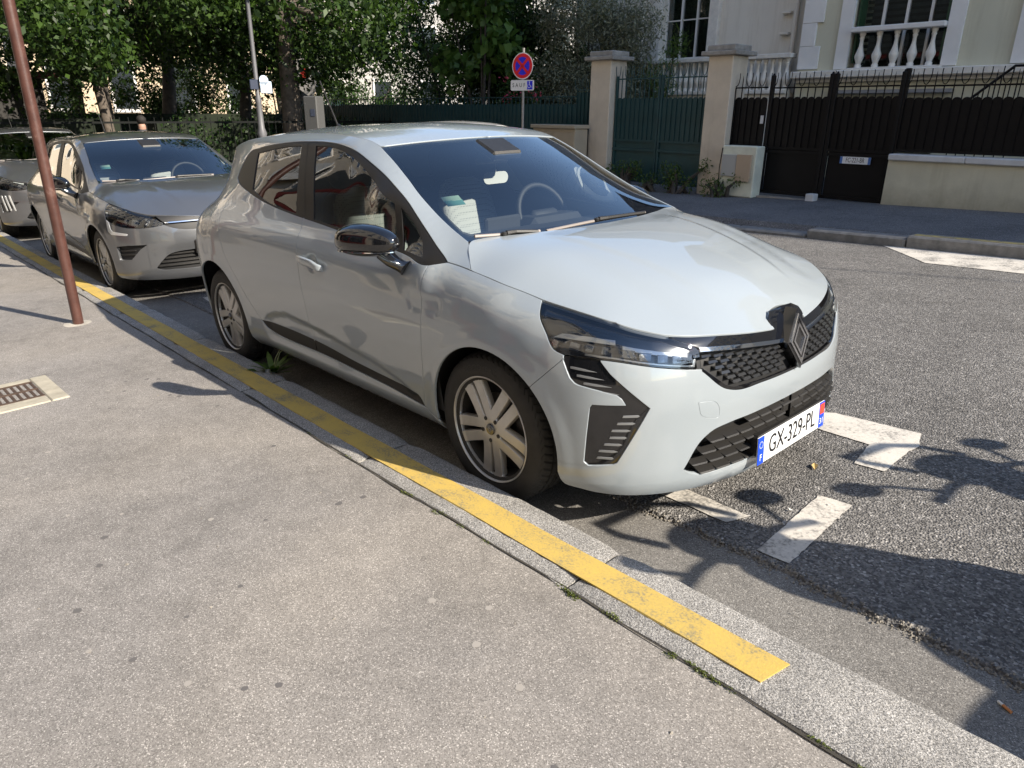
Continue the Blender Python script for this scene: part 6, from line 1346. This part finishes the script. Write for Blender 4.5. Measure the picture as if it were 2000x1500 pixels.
# litter
def ground_at(x, y, z, name, label, cat): o = empty(name, (x, y, z), rb.uniform(0, 6)); return tag(o, label, cat)
g = ground_at(1.755, -.625, .006, 'cigarette_butt', 'orange and white cigarette butt on the gutter at right edge', 'cigarette butt'); g.rotation_euler = (0, 0, math.radians(152))
m = MB(); m.lathe([(.004, -.012), (.004, .013)], 10, 'x'); m.build('filter', pm('filter_orange', (.50, .20, .07), .8), g); m = MB(); m.lathe([(.0039, .0135), (.0039, .026), (.003, .028)], 10, 'x'); m.build('paper', pm('paper_white', (.66, .64, .60), .8), g)
g = ground_at(.80, .29, .020, 'dry_leaf', 'small dry yellow leaf on the road before the number plate', 'leaf'); m = MB(); m.add([(-.03, 0, 0), (0, .014, .008), (.032, .002, .004), (.004, -.014, .009)], [(0, 1, 2, 3)]); m.build('blade', pm('leaf_dry', (.46, .33, .13), .8), g)
for k, (x, y) in enumerate(((.985, .02), (1.30, .33), (.90, -.12), (-.06, -.72), (.62, -.66), (1.2, -.66))):
    m = MB(); r = random.Random(k); m.add([(r.uniform(-.012, .012), r.uniform(-.012, .012), .002+r.uniform(0, .006)) for _ in range(4)], [(0, 1, 2, 3)]); o = m.build('paper_scrap', pm('paper_white', (.66, .64, .60), .8)); o.location = (x, y, .018 if y > -.45 else .003)
    tag(o, ('white paper scrap on the road left of the dash marking', 'white scrap on the road right of the dash marking', 'crumpled white scrap beside the short bay line', 'pale scrap in the gutter by the front tyre', 'pale scrap in the gutter below the bay line', 'tiny white scrap in the lit gutter')[k], 'paper scrap')
M_GUM = pm('gum_dark', (.12, .112, .108), .8); M_GUM2 = pm('gum_pale', (.33, .305, .275), .8)
m = MB()
for k in range(46):
    x, y = RNG.uniform(-2.4, 1.8), RNG.uniform(-2.6, -1.3); r = RNG.uniform(.006, .014); n = 12; m.m = int(RNG.random() < .45); P = [(x+r*(1+.12*RNG.normal())*math.cos(2*math.pi*i/n), y+r*(1+.12*RNG.normal())*math.sin(2*math.pi*i/n), .1188+.00292*(-1.181-y)) for i in range(n)]; m.add(P, [tuple(range(n))])
tag(m.build('gum_spots', [M_GUM, M_GUM2]), 'trodden gum spots scattered over the near pavement', 'gum', kind='stuff')
m = MB()
for k in range(26):
    x, y = RNG.uniform(-2.0, 1.7), RNG.uniform(-2.4, -1.25); r = RNG.uniform(.003, .008)
    m.add([(x+r*p[0]*RNG.uniform(.6, 1.3), y+r*p[1]*RNG.uniform(.6, 1.3), .1182+.00292*(-1.181-y)+r*p[2]*.8) for p in st[0]], st[1])
tag(m.build('pebbles', pm('chipping_stone', (.22, .20, .17), .85)), 'small loose pebbles on the near pavement', 'pebbles', kind='stuff')
# unseen motor scooters added right of the frame to cast shadows across the markings
def scooter(x, y, rz, label, col, box=True):
    s = empty('added_scooter', (x, y, .014), rz); tag(s, label, 'motor scooter', 'motor scooters added out of view for their shadows'); b = pm('scooter_'+col[0], col[1], .25, coat=1.0); k = pm('scooter_black', (.015, .015, .016), .5)
    for wx in (-.62, .62):
        m = MB(); m.lathe([(.10, -.04), (.20, -.055), (.245, -.05), (.255, 0), (.245, .05), (.20, .055), (.10, .04)], 28, 'y', (wx, 0, .255), close=True); m.build('wheel', k, s, smooth=40)
    m = MB(); sell(m, (-.42, 0, .56), (.42, .15, .20), .6, .6); m.box((.05, 0, .30), (.55, .30, .08), bev=.03); sell(m, (.40, 0, .62), (.10, .20, .36), .6, .6, Matrix.Rotation(math.radians(-14), 3, 'Y')); m.build('body_shell', b, s, smooth=60)
    m = MB(); sell(m, (-.36, 0, .79), (.40, .14, .07), .5, .5); m.build('saddle', k, s, smooth=60)
    m = MB(); m.tube([(.62, 0, .26), (.40, 0, .95)], .035, 10); m.build('fork', k, s)
    m = MB(); m.tube([(.28, -.34, 1.02), (.36, -.2, 1.0), (.40, 0, .98), (.36, .2, 1.0), (.28, .34, 1.02)], .016, 8); sell(m, (.42, 0, 1.0), (.10, .15, .09), .8, .8); m.build('handlebar', k, s, smooth=60)
    for sy in (-1, 1):
        m = MB(); m.tube([(.34, .24*sy, 1.0), (.37, .33*sy, 1.08), (.36, .38*sy, 1.12)], .012, 6); sell(m, (.35, .42*sy, 1.13), (.03, .075, .05), .9, .9); m.build('mirror', k, s, smooth=60)
    m = MB(); m.tube([(.46, -.16, 1.04), (.45, -.17, 1.15), (.41, -.12, 1.24), (.41, .12, 1.24), (.45, .17, 1.15), (.46, .16, 1.04)], .020, 8); m.build('screen_frame', k, s)
    if box: m = MB(); sell(m, (-.80, 0, .98), (.19, .20, .15), .4, .4); m.build('top_box', k, s, smooth=60)
scooter(2.85, .0, math.radians(173), 'added black motor scooter with a top box, out of view to cast shadows', ('black', (.02, .02, .022)))
scooter(3.25, 1.10, math.radians(165), 'added blue motor scooter beyond the black one, out of view to cast shadows', ('blue', (.02, .05, .14)))
# bicycle between the two parked cars
bk = empty('bicycle', (-5.0, 2.35, .014), math.radians(20)); tag(bk, 'black bicycle with tan grips standing beyond the gap between the cars', 'bicycle')
for wx in (-.52, .52): m = MB(); m.tube([(wx+.33*math.cos(a), 0, .34+.33*math.sin(a)) for a in np.linspace(0, 2*math.pi, 33)], .016, 6, cap=False); m.tube([(wx, -.03, .34), (wx, .03, .34)], .025, 8); m.build('wheel', M_BLACKP, bk)
m = MB(); J = dict(b=(-.08, 0, .30), s=(-.22, 0, .86), h=(.36, 0, .84), r=(-.52, 0, .34), f=(.52, 0, .34))
for a, b in ('bs', 'bh', 'sh', 'br', 'sr', 'hf'): m.tube([J[a], J[b]], .016, 8)
m.build('frame', M_BLACKP, bk); m = MB(); m.tube([J['h'], (.33, 0, 1.02)], .014, 8); m.tube([(.20, -.30, 1.05), (.34, -.12, 1.03), (.34, .12, 1.03), (.20, .30, 1.05)], .012, 8); m.build('handlebar', pm('bike_metal', (.4, .4, .4), .35, metal=.8), bk)
for sy in (-1, 1): m = MB(); m.tube([(.22, .28*sy, 1.048), (.12, .34*sy, 1.05)], .018, 8); m.build('grip', pm('grip_tan', (.42, .24, .15), .7), bk)
m = MB(); sell(m, (-.26, 0, .93), (.13, .07, .03), .7, .7); m.build('saddle', M_BLACKP, bk, smooth=60)
